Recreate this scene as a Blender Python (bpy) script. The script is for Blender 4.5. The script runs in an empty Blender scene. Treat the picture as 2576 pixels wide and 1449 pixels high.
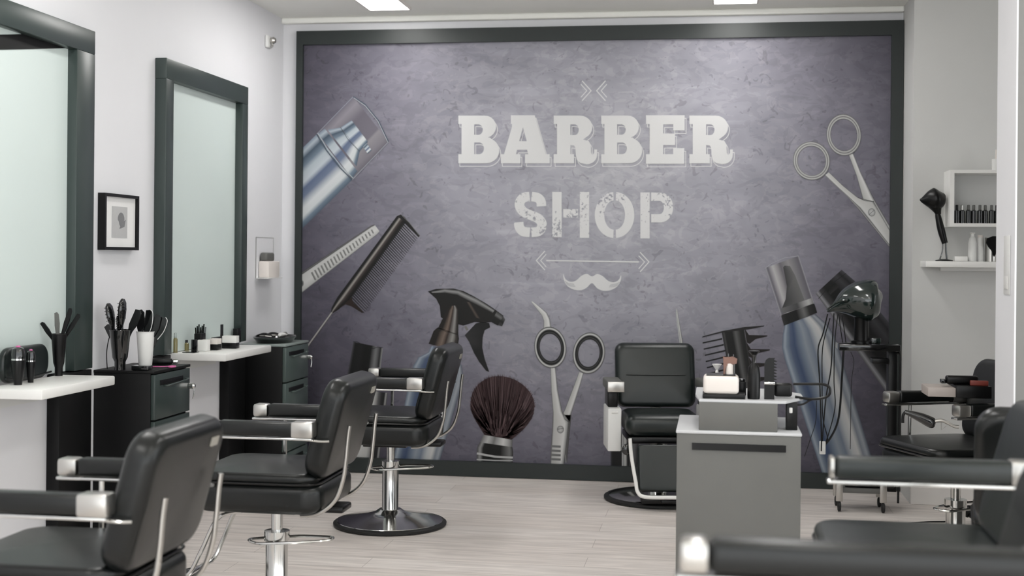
import bpy, bmesh, math, random
from mathutils import Vector, Matrix
from mathutils.geometry import tessellate_polygon
C = bpy.context.scene.collection
R = math.radians
random.seed(7)

# ------------------------------------------------------------------ camera
FPX, CX, CY, ROLL, YAW, H = 3304.0, 1288.0, 645.0, R(0.5), R(8.81), 1.35
cd = bpy.data.cameras.new('camera'); cam = bpy.data.objects.new('camera', cd); C.objects.link(cam)
cd.sensor_width = 36; cd.lens = 36*FPX/2576; cd.shift_y = -(724.5-CY)/2576
cam.matrix_world = Matrix.Translation((0, 0, H)) @ Matrix.Rotation(YAW, 4, 'Z') @ Matrix.Rotation(R(90), 4, 'X') @ Matrix.Rotation(ROLL, 4, 'Z')
cd.dof.use_dof = True; cd.dof.focus_distance = 5.9; cd.dof.aperture_fstop = 2.8
bpy.context.scene.camera = cam
# ------------------------------------------------------------------ world, exposure
w = bpy.data.worlds.new('world'); bpy.context.scene.world = w; w.use_nodes = True
_nt = w.node_tree; _bg = _nt.nodes['Background']; _bg.inputs[1].default_value = 1.0
_tc = _nt.nodes.new('ShaderNodeTexCoord'); _sx = _nt.nodes.new('ShaderNodeSeparateXYZ'); _rp = _nt.nodes.new('ShaderNodeValToRGB')
_ma = _nt.nodes.new('ShaderNodeMath'); _ma.operation = 'MULTIPLY_ADD'; _ma.inputs[1].default_value = .5; _ma.inputs[2].default_value = .5
_nt.links.new(_tc.outputs['Generated'], _sx.inputs[0]); _nt.links.new(_sx.outputs[2], _ma.inputs[0]); _nt.links.new(_ma.outputs[0], _rp.inputs[0]); _nt.links.new(_rp.outputs[0], _bg.inputs[0])
_rp.color_ramp.elements[0].position = .46; _rp.color_ramp.elements[0].color = (3.9, 3.95, 3.95, 1)      # lower half, added brighter than the sky to lift the ceiling
_rp.color_ramp.elements[1].position = .54; _rp.color_ramp.elements[1].color = (1.9, 2.0, 2.08, 1)    # overcast sky
vs = bpy.context.scene.view_settings
vs.view_transform = 'Standard'; vs.look = 'None'; vs.gamma = 1; vs.use_curve_mapping = False; vs.exposure = 0.13
LAMP = 15.0

# ------------------------------------------------------------------ helpers
def ray(px, py):
    dx, dy = px-CX, py-CY
    x = dx*math.cos(ROLL)+dy*math.sin(ROLL); y = -dx*math.sin(ROLL)+dy*math.cos(ROLL)
    u, v = x/FPX, y/FPX
    return Vector((-math.sin(YAW)+u*math.cos(YAW), math.cos(YAW)+u*math.sin(YAW), -v))
def onY(px, py, Y):
    d = ray(px, py); t = Y/d.y; return Vector((d.x*t, Y, H+d.z*t))
def onX(px, py, X):
    d = ray(px, py); t = X/d.x; return Vector((X, d.y*t, H+d.z*t))
def onZ(px, py, Z):
    d = ray(px, py); t = (Z-H)/d.z; return Vector((d.x*t, d.y*t, Z))

def lin(c):
    return tuple(((v/255)/12.92 if v/255 <= .04045 else ((v/255+.055)/1.055)**2.4) for v in c)
MATS = {}
def mat(name, col, rough=.5, metal=0, coat=0, emis=0, trans=0, spec=.5, noise=None, bump=0, bscale=60):
    if name in MATS: return MATS[name]
    m = bpy.data.materials.new(name); m.use_nodes = True; MATS[name] = m
    nt = m.node_tree; b = nt.nodes['Principled BSDF']; c = lin(col)
    b.inputs['Base Color'].default_value = (*c, 1); b.inputs['Roughness'].default_value = rough
    b.inputs['Metallic'].default_value = metal; b.inputs['Coat Weight'].default_value = coat
    b.inputs['Specular IOR Level'].default_value = spec
    b.inputs['Transmission Weight'].default_value = trans
    if emis:
        b.inputs['Emission Color'].default_value = (1, .985, .96, 1); b.inputs['Emission Strength'].default_value = emis
    tc = nt.nodes.new('ShaderNodeTexCoord')
    n = nt.nodes.new('ShaderNodeTexNoise'); n.inputs['Scale'].default_value = noise or 8; n.inputs['Detail'].default_value = 4
    nt.links.new(tc.outputs['Object'], n.inputs['Vector'])
    mx = nt.nodes.new('ShaderNodeMix'); mx.data_type = 'RGBA'
    mx.inputs[6].default_value = (*[v*.93 for v in c], 1); mx.inputs[7].default_value = (*[min(1, v*1.06) for v in c], 1)
    nt.links.new(n.outputs[0], mx.inputs[0]); nt.links.new(mx.outputs[2], b.inputs['Base Color'])
    if bump:
        n2 = nt.nodes.new('ShaderNodeTexNoise'); n2.inputs['Scale'].default_value = bscale; n2.inputs['Detail'].default_value = 5
        nt.links.new(tc.outputs['Object'], n2.inputs['Vector'])
        bp = nt.nodes.new('ShaderNodeBump'); bp.inputs['Strength'].default_value = bump; bp.inputs['Distance'].default_value = .002
        nt.links.new(n2.outputs[0], bp.inputs['Height']); nt.links.new(bp.outputs[0], b.inputs['Normal'])
    return m

WALL = mat('wall_paint', (223, 223, 226), .75, noise=1.2, bump=.05, bscale=200)
PIER = mat('pier_paint', (204, 204, 202), .75, noise=1.2)
CEIL = mat('ceiling_paint', (240, 240, 235), .8, noise=2)
TRIM = mat('trim_paint', (224, 220, 216), .5)
FRAME = mat('dark_green_lacquer', (50, 60, 58), .32, noise=3)
MFRAME = mat('mural_frame_lacquer', (30, 37, 36), .45, noise=3)
CABF = mat('cabinet_front', (52, 62, 60), .28)
CABS = mat('cabinet_black', (8, 8, 9), .5, spec=.25)
LEATHER = mat('dark_leather', (11, 14, 14), .30, spec=.42, bump=.12, bscale=260)
LEATHG = mat('grey_green_leather', (17, 25, 24), .32, spec=.5, bump=.12, bscale=260)
CHROME = mat('chrome', (205, 205, 203), .13, 1)
SATIN = mat('satin_metal', (190, 188, 184), .3, 1)
BLACK = mat('black_plastic', (8, 8, 9), .32, spec=.3)
GLOSSB = mat('gloss_black', (16, 17, 18), .1, coat=.6)
RUBBER = mat('rubber', (20, 20, 20), .6)
WHITE = mat('white_gloss', (232, 231, 228), .3)
WPLAS = mat('white_plastic', (222, 222, 220), .4)
CREAM = mat('cream_plastic', (225, 218, 212), .4)
GREY = mat('grey_laminate', (97, 97, 94), .5)
GREYT = mat('pale_grey_top', (196, 197, 199), .35)
PINK = mat('pink_plastic', (196, 96, 150), .35)
BROWN = mat('brown_gloss', (120, 84, 70), .3)
GOLD = mat('gold_liquid', (120, 112, 70), .15, coat=.5)
GREEN = mat('dark_green_gloss', (28, 40, 38), .14, coat=.7)
CARD = mat('mount_card', (226, 225, 224), .8)
LIGHT = mat('lamp_diffuser', (255, 255, 252), .5, emis=LAMP)
GLASS = mat('clear_glass', (235, 240, 238), .05, trans=.9)
BEIGE = mat('beige_front', (176, 166, 160), .4)
REDD = mat('dull_red', (120, 50, 40), .5)
LABELM = mat('pale_tag', (150, 146, 138), .5)

def mirror_mat():
    m = bpy.data.materials.new('painted_mirror_glass'); m.use_nodes = True
    b = m.node_tree.nodes['Principled BSDF']
    nt = m.node_tree; tc = nt.nodes.new('ShaderNodeTexCoord'); n = nt.nodes.new('ShaderNodeTexNoise')
    n.inputs['Scale'].default_value = 1.5; nt.links.new(tc.outputs['Object'], n.inputs['Vector'])
    mx = nt.nodes.new('ShaderNodeMix'); mx.data_type = 'RGBA'
    mx.inputs[6].default_value = (*lin((200, 211, 208)), 1); mx.inputs[7].default_value = (*lin((206, 217, 214)), 1)  # pale room reflection painted in as the matte base colour
    nt.links.new(n.outputs[0], mx.inputs[0]); nt.links.new(mx.outputs[2], b.inputs['Base Color'])
    b.inputs['Roughness'].default_value = .55; b.inputs['Metallic'].default_value = 0
    b.inputs['Coat Weight'].default_value = .35; b.inputs['Coat Roughness'].default_value = .02
    return m
MIRROR = mirror_mat()

def floor_mat():
    m = bpy.data.materials.new('pale_plank_floor'); m.use_nodes = True; nt = m.node_tree; L = nt.links.new
    b = nt.nodes['Principled BSDF']
    tc = nt.nodes.new('ShaderNodeTexCoord')
    br = nt.nodes.new('ShaderNodeTexBrick'); br.inputs['Scale'].default_value = 1
    br.inputs['Brick Width'].default_value = 1.5; br.inputs['Row Height'].default_value = .19
    br.inputs['Mortar Size'].default_value = .0016; br.inputs['Mortar Smooth'].default_value = .3
    br.offset = .37
    br.inputs['Color1'].default_value = (*lin((224, 216, 210)), 1); br.inputs['Color2'].default_value = (*lin((233, 227, 222)), 1)
    br.inputs['Mortar'].default_value = (*lin((185, 176, 171)), 1)
    L(tc.outputs['Object'], br.inputs['Vector'])
    mp = nt.nodes.new('ShaderNodeMapping'); mp.inputs['Scale'].default_value = (1.3, 13, 1); L(tc.outputs['Object'], mp.inputs[0])
    n = nt.nodes.new('ShaderNodeTexNoise'); n.inputs['Scale'].default_value = 2.2; n.inputs['Detail'].default_value = 7
    n.inputs['Distortion'].default_value = .6
    L(mp.outputs[0], n.inputs['Vector'])
    cr = nt.nodes.new('ShaderNodeValToRGB'); cr.color_ramp.elements[0].position = .3; cr.color_ramp.elements[1].position = .72
    cr.color_ramp.elements[0].color = (.66, .64, .63, 1); cr.color_ramp.elements[1].color = (1.06, 1.05, 1.05, 1)
    L(n.outputs[0], cr.inputs[0])
    mx = nt.nodes.new('ShaderNodeMix'); mx.data_type = 'RGBA'; mx.blend_type = 'MULTIPLY'; mx.inputs[0].default_value = .8
    L(br.outputs[0], mx.inputs[6]); L(cr.outputs[0], mx.inputs[7]); L(mx.outputs[2], b.inputs['Base Color'])
    b.inputs['Roughness'].default_value = .42
    return m

def smooth(me, ang=35):
    for p in me.polygons: p.use_smooth = True
    me.set_sharp_from_angle(angle=R(ang))
def obj(name, bm, m, parent=None, label=None, sm=True):
    bmesh.ops.recalc_face_normals(bm, faces=bm.faces[:])
    me = bpy.data.meshes.new(name); bm.to_mesh(me); bm.free()
    if sm: smooth(me)
    me.materials.append(m)
    o = bpy.data.objects.new(name, me); C.objects.link(o)
    if parent: o.parent = parent
    if label: o['label'] = label
    return o
def tag(o, label, cat, group=None):
    o['label'] = label; o['category'] = cat
    if group: o['group'] = group
    return o
def thing(name, label, cat, loc=(0, 0, 0), rz=0, group=None):
    o = bpy.data.objects.new(name, None); C.objects.link(o); o.empty_display_size = .1
    o.location = loc; o.rotation_euler = (0, 0, rz)
    return tag(o, label, cat, group)
def struct(name, bm, m):
    o = obj(name, bm, m, sm=False); o['kind'] = 'structure'; return o
def NB(): return bmesh.new()
def box(bm, x0, x1, y0, y1, z0, z1, bev=0, seg=2, M=None):
    r = bmesh.ops.create_cube(bm, size=1)
    vs_ = r['verts']
    for v in vs_:
        v.co = Vector(((x0+x1)/2+v.co.x*(x1-x0), (y0+y1)/2+v.co.y*(y1-y0), (z0+z1)/2+v.co.z*(z1-z0)))
    if bev:
        es = list({e for v in vs_ for e in v.link_edges})
        res = bmesh.ops.bevel(bm, geom=es, offset=bev, segments=seg, affect='EDGES', profile=.5)
        vs_ = list({v for f in res['faces'] for v in f.verts} | {v for v in vs_ if v.is_valid})
    if M is not None:
        for v in vs_:
            v.co = M @ v.co
    return bm
def B(*a, **k): return box(NB(), *a, **k)
def catmull(pts, n=6, closed=False):
    P = [Vector(p) for p in pts]; out = []
    N = len(P)
    for i in range(N if closed else N-1):
        p0 = P[(i-1) % N] if (closed or i > 0) else P[0]
        p1 = P[i]; p2 = P[(i+1) % N]
        p3 = P[(i+2) % N] if (closed or i+2 < N) else P[-1]
        for k in range(n):
            t = k/n
            out.append(.5*((2*p1)+(-p0+p2)*t+(2*p0-5*p1+4*p2-p3)*t*t+(-p0+3*p1-3*p2+p3)*t**3))
    if not closed: out.append(P[-1])
    return out
def tube(bm, pts, r, seg=10, closed=False, sm=6, flat=1.0):
    P = catmull(pts, sm, closed) if sm else [Vector(p) for p in pts]
    N = len(P); rings = []
    up = Vector((0, 0, 1)); prev = None
    for i, p in enumerate(P):
        a = P[(i-1) % N] if (closed or i > 0) else P[i]
        b = P[(i+1) % N] if (closed or i < N-1) else P[i]
        t = (b-a)
        t = t.normalized() if t.length > 1e-9 else Vector((1, 0, 0))
        if prev is None:
            s = t.cross(up)
            if s.length < .1: s = t.cross(Vector((0, 1, 0)))
            s.normalize()
        else:
            s = (prev - t*prev.dot(t)); s.normalize()
        prev = s; q = s.cross(t)
        rr = r(i/(N-1)) if callable(r) else r
        rings.append([bm.verts.new(p+(s*math.cos(2*math.pi*k/seg)+q*math.sin(2*math.pi*k/seg)*flat)*rr) for k in range(seg)])
    for i in range(N if closed else N-1):
        A, Bq = rings[i], rings[(i+1) % N]
        for k in range(seg): bm.faces.new((A[k], A[(k+1) % seg], Bq[(k+1) % seg], Bq[k]))
    if not closed:
        bm.faces.new(rings[0]); bm.faces.new(rings[-1])
    return bm
def lathe(bm, prof, c=(0, 0, 0), seg=40, sx=1, sy=1, M=None):
    rings = []
    c = Vector(c)
    for r, z in prof:
        if r < 1e-6: rings.append([bm.verts.new(c+Vector((0, 0, z)))])
        else: rings.append([bm.verts.new(c+Vector((r*sx*math.cos(2*math.pi*k/seg), r*sy*math.sin(2*math.pi*k/seg), z))) for k in range(seg)])
    for A, D in zip(rings, rings[1:]):
        if len(A) == 1 and len(D) == 1: continue
        for k in range(seg):
            k2 = (k+1) % seg
            if len(A) == 1: bm.faces.new((A[0], D[k], D[k2]))
            elif len(D) == 1: bm.faces.new((A[k], A[k2], D[0]))
            else: bm.faces.new((A[k], A[k2], D[k2], D[k]))
    if len(rings[0]) > 1: bm.faces.new(rings[0])
    if len(rings[-1]) > 1: bm.faces.new(rings[-1])
    if M is not None:
        for rg in rings:
            for v in rg: v.co = M @ v.co
    return bm
def slab(bm, outline, d0, d1, axis='y', bev=0):
    """outline of 2-D points extruded along an axis"""
    def pt(a, b, d):
        return Vector((a, d, b)) if axis == 'y' else (Vector((d, a, b)) if axis == 'x' else Vector((a, b, d)))
    A = [bm.verts.new(pt(a, b, d0)) for a, b in outline]; D = [bm.verts.new(pt(a, b, d1)) for a, b in outline]
    n = len(A); f1 = bm.faces.new(A); f2 = bm.faces.new(D)
    for k in range(n): bm.faces.new((A[k], A[(k+1) % n], D[(k+1) % n], D[k]))
    if bev:
        es = list(f1.edges)+list(f2.edges)
        bmesh.ops.bevel(bm, geom=es, offset=bev, segments=2, affect='EDGES')
    return bm
def rrect(a0, a1, b0, b1, r, n=6):
    out = []
    for (ca, cb, s) in ((a1-r, b1-r, 0), (a0+r, b1-r, 90), (a0+r, b0+r, 180), (a1-r, b0+r, 270)):
        for k in range(n+1):
            t = R(s+90*k/n); out.append((ca+r*math.cos(t), cb+r*math.sin(t)))
    return out

def pillow(bm, a0, a1, b0, b1, r, d0, d1, axis, bev, n=6, puff=0):
    # rounded-edge slab: stacked rounded-rectangle outlines, domed by puff on both faces
    rings = []; m = 6
    prof = [(bev*(1-math.sin(R(90*k/m))), d0+bev*(1-math.cos(R(90*k/m)))) for k in range(m+1)]
    prof += [(i, d0+d1-d) for i, d in reversed(prof)]
    def pt(a, b, d): return Vector((a, d, b)) if axis == 'y' else (Vector((d, a, b)) if axis == 'x' else Vector((a, b, d)))
    for i, d in prof: rings.append([bm.verts.new(pt(a, b, d)) for a, b in rrect(a0+i, a1-i, b0+i, b1-i, max(r-i*.7, .004), n)])
    N = len(rings[0])
    for A, D in zip(rings, rings[1:]):
        for k in range(N): bm.faces.new((A[k], A[(k+1) % N], D[(k+1) % N], D[k]))
    ca, cb = (a0+a1)/2, (b0+b1)/2
    for A, d, sg in ((rings[0], d0, -1), (rings[-1], d1, 1)):
        prev = A
        for f in (.85, .6, .3):
            cur = []
            for v in A:
                co = v.co.copy(); c0 = pt(ca, cb, d); w_ = c0+(co-c0)*f+pt(0, 0, sg*puff*(1-f*f)); cur.append(bm.verts.new(w_))
            for k in range(N): bm.faces.new((prev[k], prev[(k+1) % N], cur[(k+1) % N], cur[k]))
            prev = cur
        cc = bm.verts.new(pt(ca, cb, d+sg*puff))
        for k in range(N): bm.faces.new((prev[k], prev[(k+1) % N], cc))
    return bm

# ------------------------------------------------------------------ room
XL, YB, YP, ZC = -2.70, 7.95, 7.52, 2.83
XP = 1.075
fl = struct('floor', B(XL-.1, 5.0, -3.2, YB+.1, -.1, 0), floor_mat())
struct('ceiling', B(XL-.1, 5.0, -3.2, YB+.1, ZC, ZC+.1), CEIL)
struct('wall_left', B(XL-.1, XL, -3.2, YB+.1, 0, ZC), WALL)
struct('wall_back', B(XL, XP, YB, YB+.1, 0, ZC), WALL)
struct('wall_alcove', B(XP, 5.0, YP, YB+.1, 0, ZC), PIER)
struct('wall_right', B(4.9, 5.0, 4.9, YP, 0, ZC), WALL)  # stops short; the opening beside the viewer is added to let daylight in
struct('trim_1', B(XL, XP, YB-.05, YB, ZC-.035, ZC, .008), CEIL)
struct('trim_2', B(XP, 4.9, YP-.02, YP, ZC-.03, ZC, .006), CEIL)
struct('baseboard_alcove', B(XP, 4.9, YP-.018, YP, 0, .10, .004), TRIM)
struct('baseboard_left', B(XL, XL+.014, 5.80, 6.90, 0, .07, .004), TRIM)
struct('wall_partition', B(1.0815, 3.2, 5.0, 5.32, 0, ZC), mat('partition_front_shaded', (124, 124, 122), .7, noise=1.2))  # the front's shade is painted in as a grey base colour
struct('trim_5', B(1.075, 1.081, 4.998, 5.322, 0, ZC), WALL)
# ceiling joints
for k, y in enumerate((7.30, 6.10)):
    struct('trim_%d' % (k+3), B(XL, 4.9, y-.003, y+.003, ZC-.004, ZC), TRIM)
# lights
for (x0, x1, y0, y1, lb) in [(-2.06, -1.82, 6.45, 7.66, 'long white ceiling lamp over the left half of the mural'),
                         (-.02, .22, 6.45, 7.68, 'white ceiling lamp above the right half of the mural'),
                         (-2.06, -1.82, 3.6, 4.8, 'ceiling lamp above the nearest left styling chair, outside the photo'), (-.02, .22, 3.6, 4.8, 'ceiling lamp above the grey tool station, outside the photo'), (-2.06, -1.82, .6, 1.8, 'ceiling lamp of the left row beside the viewer, outside the photo'), (-.02, .22, .6, 1.8, 'ceiling lamp straight above the viewer, outside the photo'),
                         (2.9, 3.14, 1.9, 3.1, 'ceiling lamp far to the right of the viewer, outside the photo'), (2.3, 2.54, .6, 1.8, 'ceiling lamp at the right beside the viewer, outside the photo')]:
    t = thing('ceiling_lamp', lb or 'white ceiling strip lamp out of view', 'lamp', ((x0+x1)/2, (y0+y1)/2, ZC), 0, 'ceiling strip lamps')
    a, b_ = (x1-x0)/2, (y1-y0)/2
    bm = NB()
    for (p, q, s, u) in ((-a-.012, -a, -b_, b_), (a, a+.012, -b_, b_), (-a-.012, a+.012, -b_-.012, -b_), (-a-.012, a+.012, b_, b_+.012)): box(bm, p, q, s, u, -.012, 0)
    obj('trim_ring', bm, TRIM, t, sm=False)
    obj('diffuser', B(-a, a, -b_, b_, -.008, 0), LIGHT, t, 'glowing white lamp panel', sm=False)

# ------------------------------------------------------------------ mural
YM = YB-.03                     # printed face
ORG = Vector((-.77, YB, 0))
mural = thing('wall_mural', 'huge framed purple-grey barber shop mural filling the back wall', 'mural', ORG)
fo = [onY(745, 78, YM-.03), onY(2262, 50, YM-.03)]
ix0, ix1 = onY(765, 113, YM).x-ORG.x, onY(2242, 91, YM).x-ORG.x
iz1 = (onY(765, 113, YM).z+onY(2242, 91, YM).z)/2
ox0, ox1, oz1 = onY(745, 78, YM-.03).x-ORG.x, XP-ORG.x-.003, (fo[0].z+fo[1].z)/2
iz0 = onY(1100, 1157, YM).z
bm = NB(); D0, D1 = -.055, -.001
box(bm, ox0, ix0, D0, D1, .004, oz1); box(bm, ix1, ox1, D0, D1, .004, oz1)
box(bm, ix0, ix1, D0, D1, iz1, oz1); box(bm, ix0, ix1, D0, D1, .004, iz0)
obj('frame', bm, MFRAME, mural, 'dark frame', sm=False)

def print_bg_mat():
    m = bpy.data.materials.new('mural_concrete_print'); m.use_nodes = True; nt = m.node_tree; L = nt.links.new
    b = nt.nodes['Principled BSDF']; b.inputs['Roughness'].default_value = .55; b.inputs['Specular IOR Level'].default_value = .3
    tc = nt.nodes.new('ShaderNodeTexCoord')
    def nz(scale, sc, det=3, dist=0):
        mp = nt.nodes.new('ShaderNodeMapping'); mp.inputs['Scale'].default_value = sc; L(tc.outputs['Object'], mp.inputs[0])
        n = nt.nodes.new('ShaderNodeTexNoise'); n.inputs['Scale'].default_value = scale; n.inputs['Detail'].default_value = det
        n.inputs['Distortion'].default_value = dist; L(mp.outputs[0], n.inputs['Vector']); return n
    def ramp(src, a, b_, ca, cb, const=False):
        r = nt.nodes.new('ShaderNodeValToRGB'); r.color_ramp.elements[0].position = a; r.color_ramp.elements[1].position = b_
        r.color_ramp.elements[0].color = (*ca, 1); r.color_ramp.elements[1].color = (*cb, 1)
        if const: r.color_ramp.interpolation = 'CONSTANT'
        L(src, r.inputs[0]); return r
    def mixc(kind, f, a, b_):
        x = nt.nodes.new('ShaderNodeMix'); x.data_type = 'RGBA'; x.blend_type = kind
        if isinstance(f, float): x.inputs[0].default_value = f
        else: L(f, x.inputs[0])
        L(a, x.inputs[6])
        if isinstance(b_, tuple): x.inputs[7].default_value = (*b_, 1)
        else: L(b_, x.inputs[7])
        return x.outputs[2]
    # printed radial fade, centre of the artwork
    mp = nt.nodes.new('ShaderNodeMapping'); mp.inputs['Location'].default_value = (-.12*1/2.35, 0, -1.82/2.5); mp.inputs['Scale'].default_value = (1/2.35, 0, 1/2.5)
    L(tc.outputs['Object'], mp.inputs[0])
    g = nt.nodes.new('ShaderNodeTexGradient'); g.gradient_type = 'SPHERICAL'; L(mp.outputs[0], g.inputs[0])
    r = nt.nodes.new('ShaderNodeValToRGB'); e = r.color_ramp.elements
    e[0].position = .0; e[0].color = (*lin((58, 56, 66)), 1)
    e[1].position = 1.; e[1].color = (*lin((163, 163, 169)), 1)
    for p, c in ((.2, (80, 77, 89)), (.45, (122, 120, 131)), (.7, (151, 150, 159))):
        q = e.new(p); q.color = (*lin(c), 1)
    L(g.outputs[1], r.inputs[0])
    col = r.outputs[0]
    n1 = nz(3.2, (1, 1, 1.7), 5, .8); r1 = ramp(n1.outputs[0], .35, .65, (.86, .86, .87), (1.10, 1.10, 1.09))
    col = mixc('MULTIPLY', .9, col, r1.outputs[0])
    n2 = nz(6.5, (1, 1, 1.5), 3, 1.6); r2 = ramp(n2.outputs[0], .0, .56, (1, 1, 1), (1.20, 1.19, 1.16), True)
    col = mixc('MULTIPLY', .5, col, r2.outputs[0])
    n2b = nz(8, (1, 1, 1.9), 3, 1.4); r2b = ramp(n2b.outputs[0], .0, .55, (1, 1, 1), (.84, .84, .85), True)
    col = mixc('MULTIPLY', .6, col, r2b.outputs[0])
    n3 = nz(16, (1, 1, 1), 1, 1.5); r3 = ramp(n3.outputs[0], .0, .69, (1, 1, 1), (.72, .71, .72), True)
    col = mixc('MULTIPLY', .8, col, r3.outputs[0])
    # long soft streaks and fine cracks
    n4 = nz(1.1, (1, 1, 14), 2, .3); r4 = ramp(n4.outputs[0], .62, .7, (1, 1, 1), (1.12, 1.12, 1.12))
    col = mixc('MULTIPLY', .8, col, r4.outputs[0])
    L(col, b.inputs['Base Color']); return m
obj('mural_panel', B(ix0, ix1, -.030, -.001, iz0, iz1), print_bg_mat(), mural, 'purple-grey concrete print', sm=False)

GAIN = .80
def print_mat(name, worn=False):
    m = bpy.data.materials.new(name); m.use_nodes = True; nt = m.node_tree; L = nt.links.new
    b = nt.nodes['Principled BSDF']; b.inputs['Roughness'].default_value = .5; b.inputs['Specular IOR Level'].default_value = .3
    a = nt.nodes.new('ShaderNodeAttribute'); a.attribute_name = 'ink'
    if not worn: L(a.outputs[0], b.inputs['Base Color']); return m
    tc = nt.nodes.new('ShaderNodeTexCoord'); n = nt.nodes.new('ShaderNodeTexNoise'); n.inputs['Scale'].default_value = 55
    n.inputs['Detail'].default_value = 6; n.inputs['Roughness'].default_value = .7; L(tc.outputs['Object'], n.inputs['Vector'])
    n2 = nt.nodes.new('ShaderNodeTexNoise'); n2.inputs['Scale'].default_value = 5; L(tc.outputs['Object'], n2.inputs['Vector'])
    ad = nt.nodes.new('ShaderNodeMath'); ad.operation = 'MULTIPLY_ADD'; ad.inputs[1].default_value = .55; L(n2.outputs[0], ad.inputs[0]); L(n.outputs[0], ad.inputs[2])
    gt = nt.nodes.new('ShaderNodeMath'); gt.operation = 'GREATER_THAN'; gt.inputs[1].default_value = .885; L(ad.outputs[0], gt.inputs[0])
    x = nt.nodes.new('ShaderNodeMix'); x.data_type = 'RGBA'; L(gt.outputs[0], x.inputs[0]); L(a.outputs[0], x.inputs[6])
    x.inputs[7].default_value = (*[v*GAIN for v in lin((160, 160, 168))], 1); L(x.outputs[2], b.inputs['Base Color']); return m
INK = print_mat('mural_ink'); INKW = print_mat('worn_mural_ink', True)

class Print:
    def __init__(s): s.cells = []
    def loc(s, p):
        q = onY(p[0], p[1], YM); return (q.x-ORG.x, q.z)
    def cell(s, pts, cols, layer):
        vs_ = [(*s.loc(p), *[c_*GAIN for c_ in lin(c)]) for p, c in zip(pts, cols)]
        for ax, lim, sg in ((0, ix0+.001, 1), (0, ix1-.001, -1), (1, iz0+.001, 1), (1, iz1-.001, -1)):
            out = []
            for i in range(len(vs_)):
                a, b_ = vs_[i], vs_[(i+1) % len(vs_)]
                ia, ib = sg*(a[ax]-lim) >= 0, sg*(b_[ax]-lim) >= 0
                if ia: out.append(a)
                if ia != ib:
                    t = (lim-a[ax])/(b_[ax]-a[ax]); out.append(tuple(x+(y-x)*t for x, y in zip(a, b_)))
            vs_ = out
            if len(vs_) < 3: return
        s.cells.append((vs_, layer))
    def strip(s, rows, stops, layer=1):
        for (l0, r0), (l1, r1) in zip(rows, rows[1:]):
            for (t0, c0), (t1, c1) in zip(stops, stops[1:]):
                f = lambda l, r, t: (l[0]+(r[0]-l[0])*t, l[1]+(r[1]-l[1])*t)
                s.cell([f(l0, r0, t0), f(l0, r0, t1), f(l1, r1, t1), f(l1, r1, t0)], [c0, c1, c1, c0], layer)
    def poly(s, outer, col, layer=1, holes=()):
        loops = [[Vector((x, y, 0)) for x, y in outer]]+[[Vector((x, y, 0)) for x, y in h] for h in holes]
        flat = [v for l in loops for v in l]
        for tri in tessellate_polygon(loops):
            p = [(flat[i].x, flat[i].y) for i in tri]
            s.cell(p, [col(q) if callable(col) else col for q in p], layer)
    def line(s, pts, wd, col, layer=1, closed=False):
        n = len(pts)
        P = [Vector(p) for p in pts]
        off = []
        for i in range(n):
            a = P[i-1] if (i > 0 or closed) else P[i]; b_ = P[(i+1) % n] if (i < n-1 or closed) else P[i]
            d1 = (P[i]-a); d2 = (b_-P[i])
            d1 = d1.normalized() if d1.length > 1e-6 else d2.normalized(); d2 = d2.normalized() if d2.length > 1e-6 else d1
            nn = Vector((-(d1.y+d2.y), d1.x+d2.x)); nn.normalize()
            k = 1/max(.5, abs(nn.dot(Vector((-d1.y, d1.x)))))
            ww = (wd(i/(n-1)) if callable(wd) else wd)/2*k
            off.append((P[i]+nn*ww, P[i]-nn*ww))
        for i in range(n if closed else n-1):
            a, b_ = off[i], off[(i+1) % n]
            s.cell([tuple(a[0]), tuple(a[1]), tuple(b_[1]), tuple(b_[0])], [col]*4, layer)
    def ring(s, c, rx, ry, rot, stops, layer=1, a0=0, a1=360):
        n = 56; ca, sa = math.cos(R(rot)), math.sin(R(rot))
        def pt(k, t):
            a = R(a0+(a1-a0)*k/n); x, y = rx*t*math.cos(a), ry*t*math.sin(a)
            return (c[0]+x*ca-y*sa, c[1]+x*sa+y*ca)
        for k in range(n):
            for (t0, c0), (t1, c1) in zip(stops, stops[1:]):
                s.cell([pt(k, t0), pt(k, t1), pt(k+1, t1), pt(k+1, t0)], [c0, c1, c1, c0], layer)
    def build(s, name, m=INK, label=None):
        me = bpy.data.meshes.new(name); V, F, K = [], [], []
        for vs_, layer in s.cells:
            i0 = len(V)
            for v in vs_: V.append((v[0], -.030-.0008*layer, v[1])); K.append(v[2:5])
            F.append(list(range(i0, i0+len(vs_))))
        me.from_pydata(V, [], F); at = me.color_attributes.new('ink', 'FLOAT_COLOR', 'POINT')
        for i, c in enumerate(K): at.data[i].color = (*c, 1)
        me.materials.append(m); o = bpy.data.objects.new(name, me); C.objects.link(o); o.parent = mural
        if label: o['label'] = label
        return o
def zf(ox, oy, sc): return lambda pts: [(ox+x/sc, oy+y/sc) for x, y in pts]
def arc(cx, cy, rx, ry, a0, a1, n=10):
    return [(cx+rx*math.cos(R(a0+(a1-a0)*k/n)), cy+ry*math.sin(R(a0+(a1-a0)*k/n))) for k in range(n+1)]
LET = (222, 222, 222)
Z1 = zf(1050, 180, 2.499)
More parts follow.
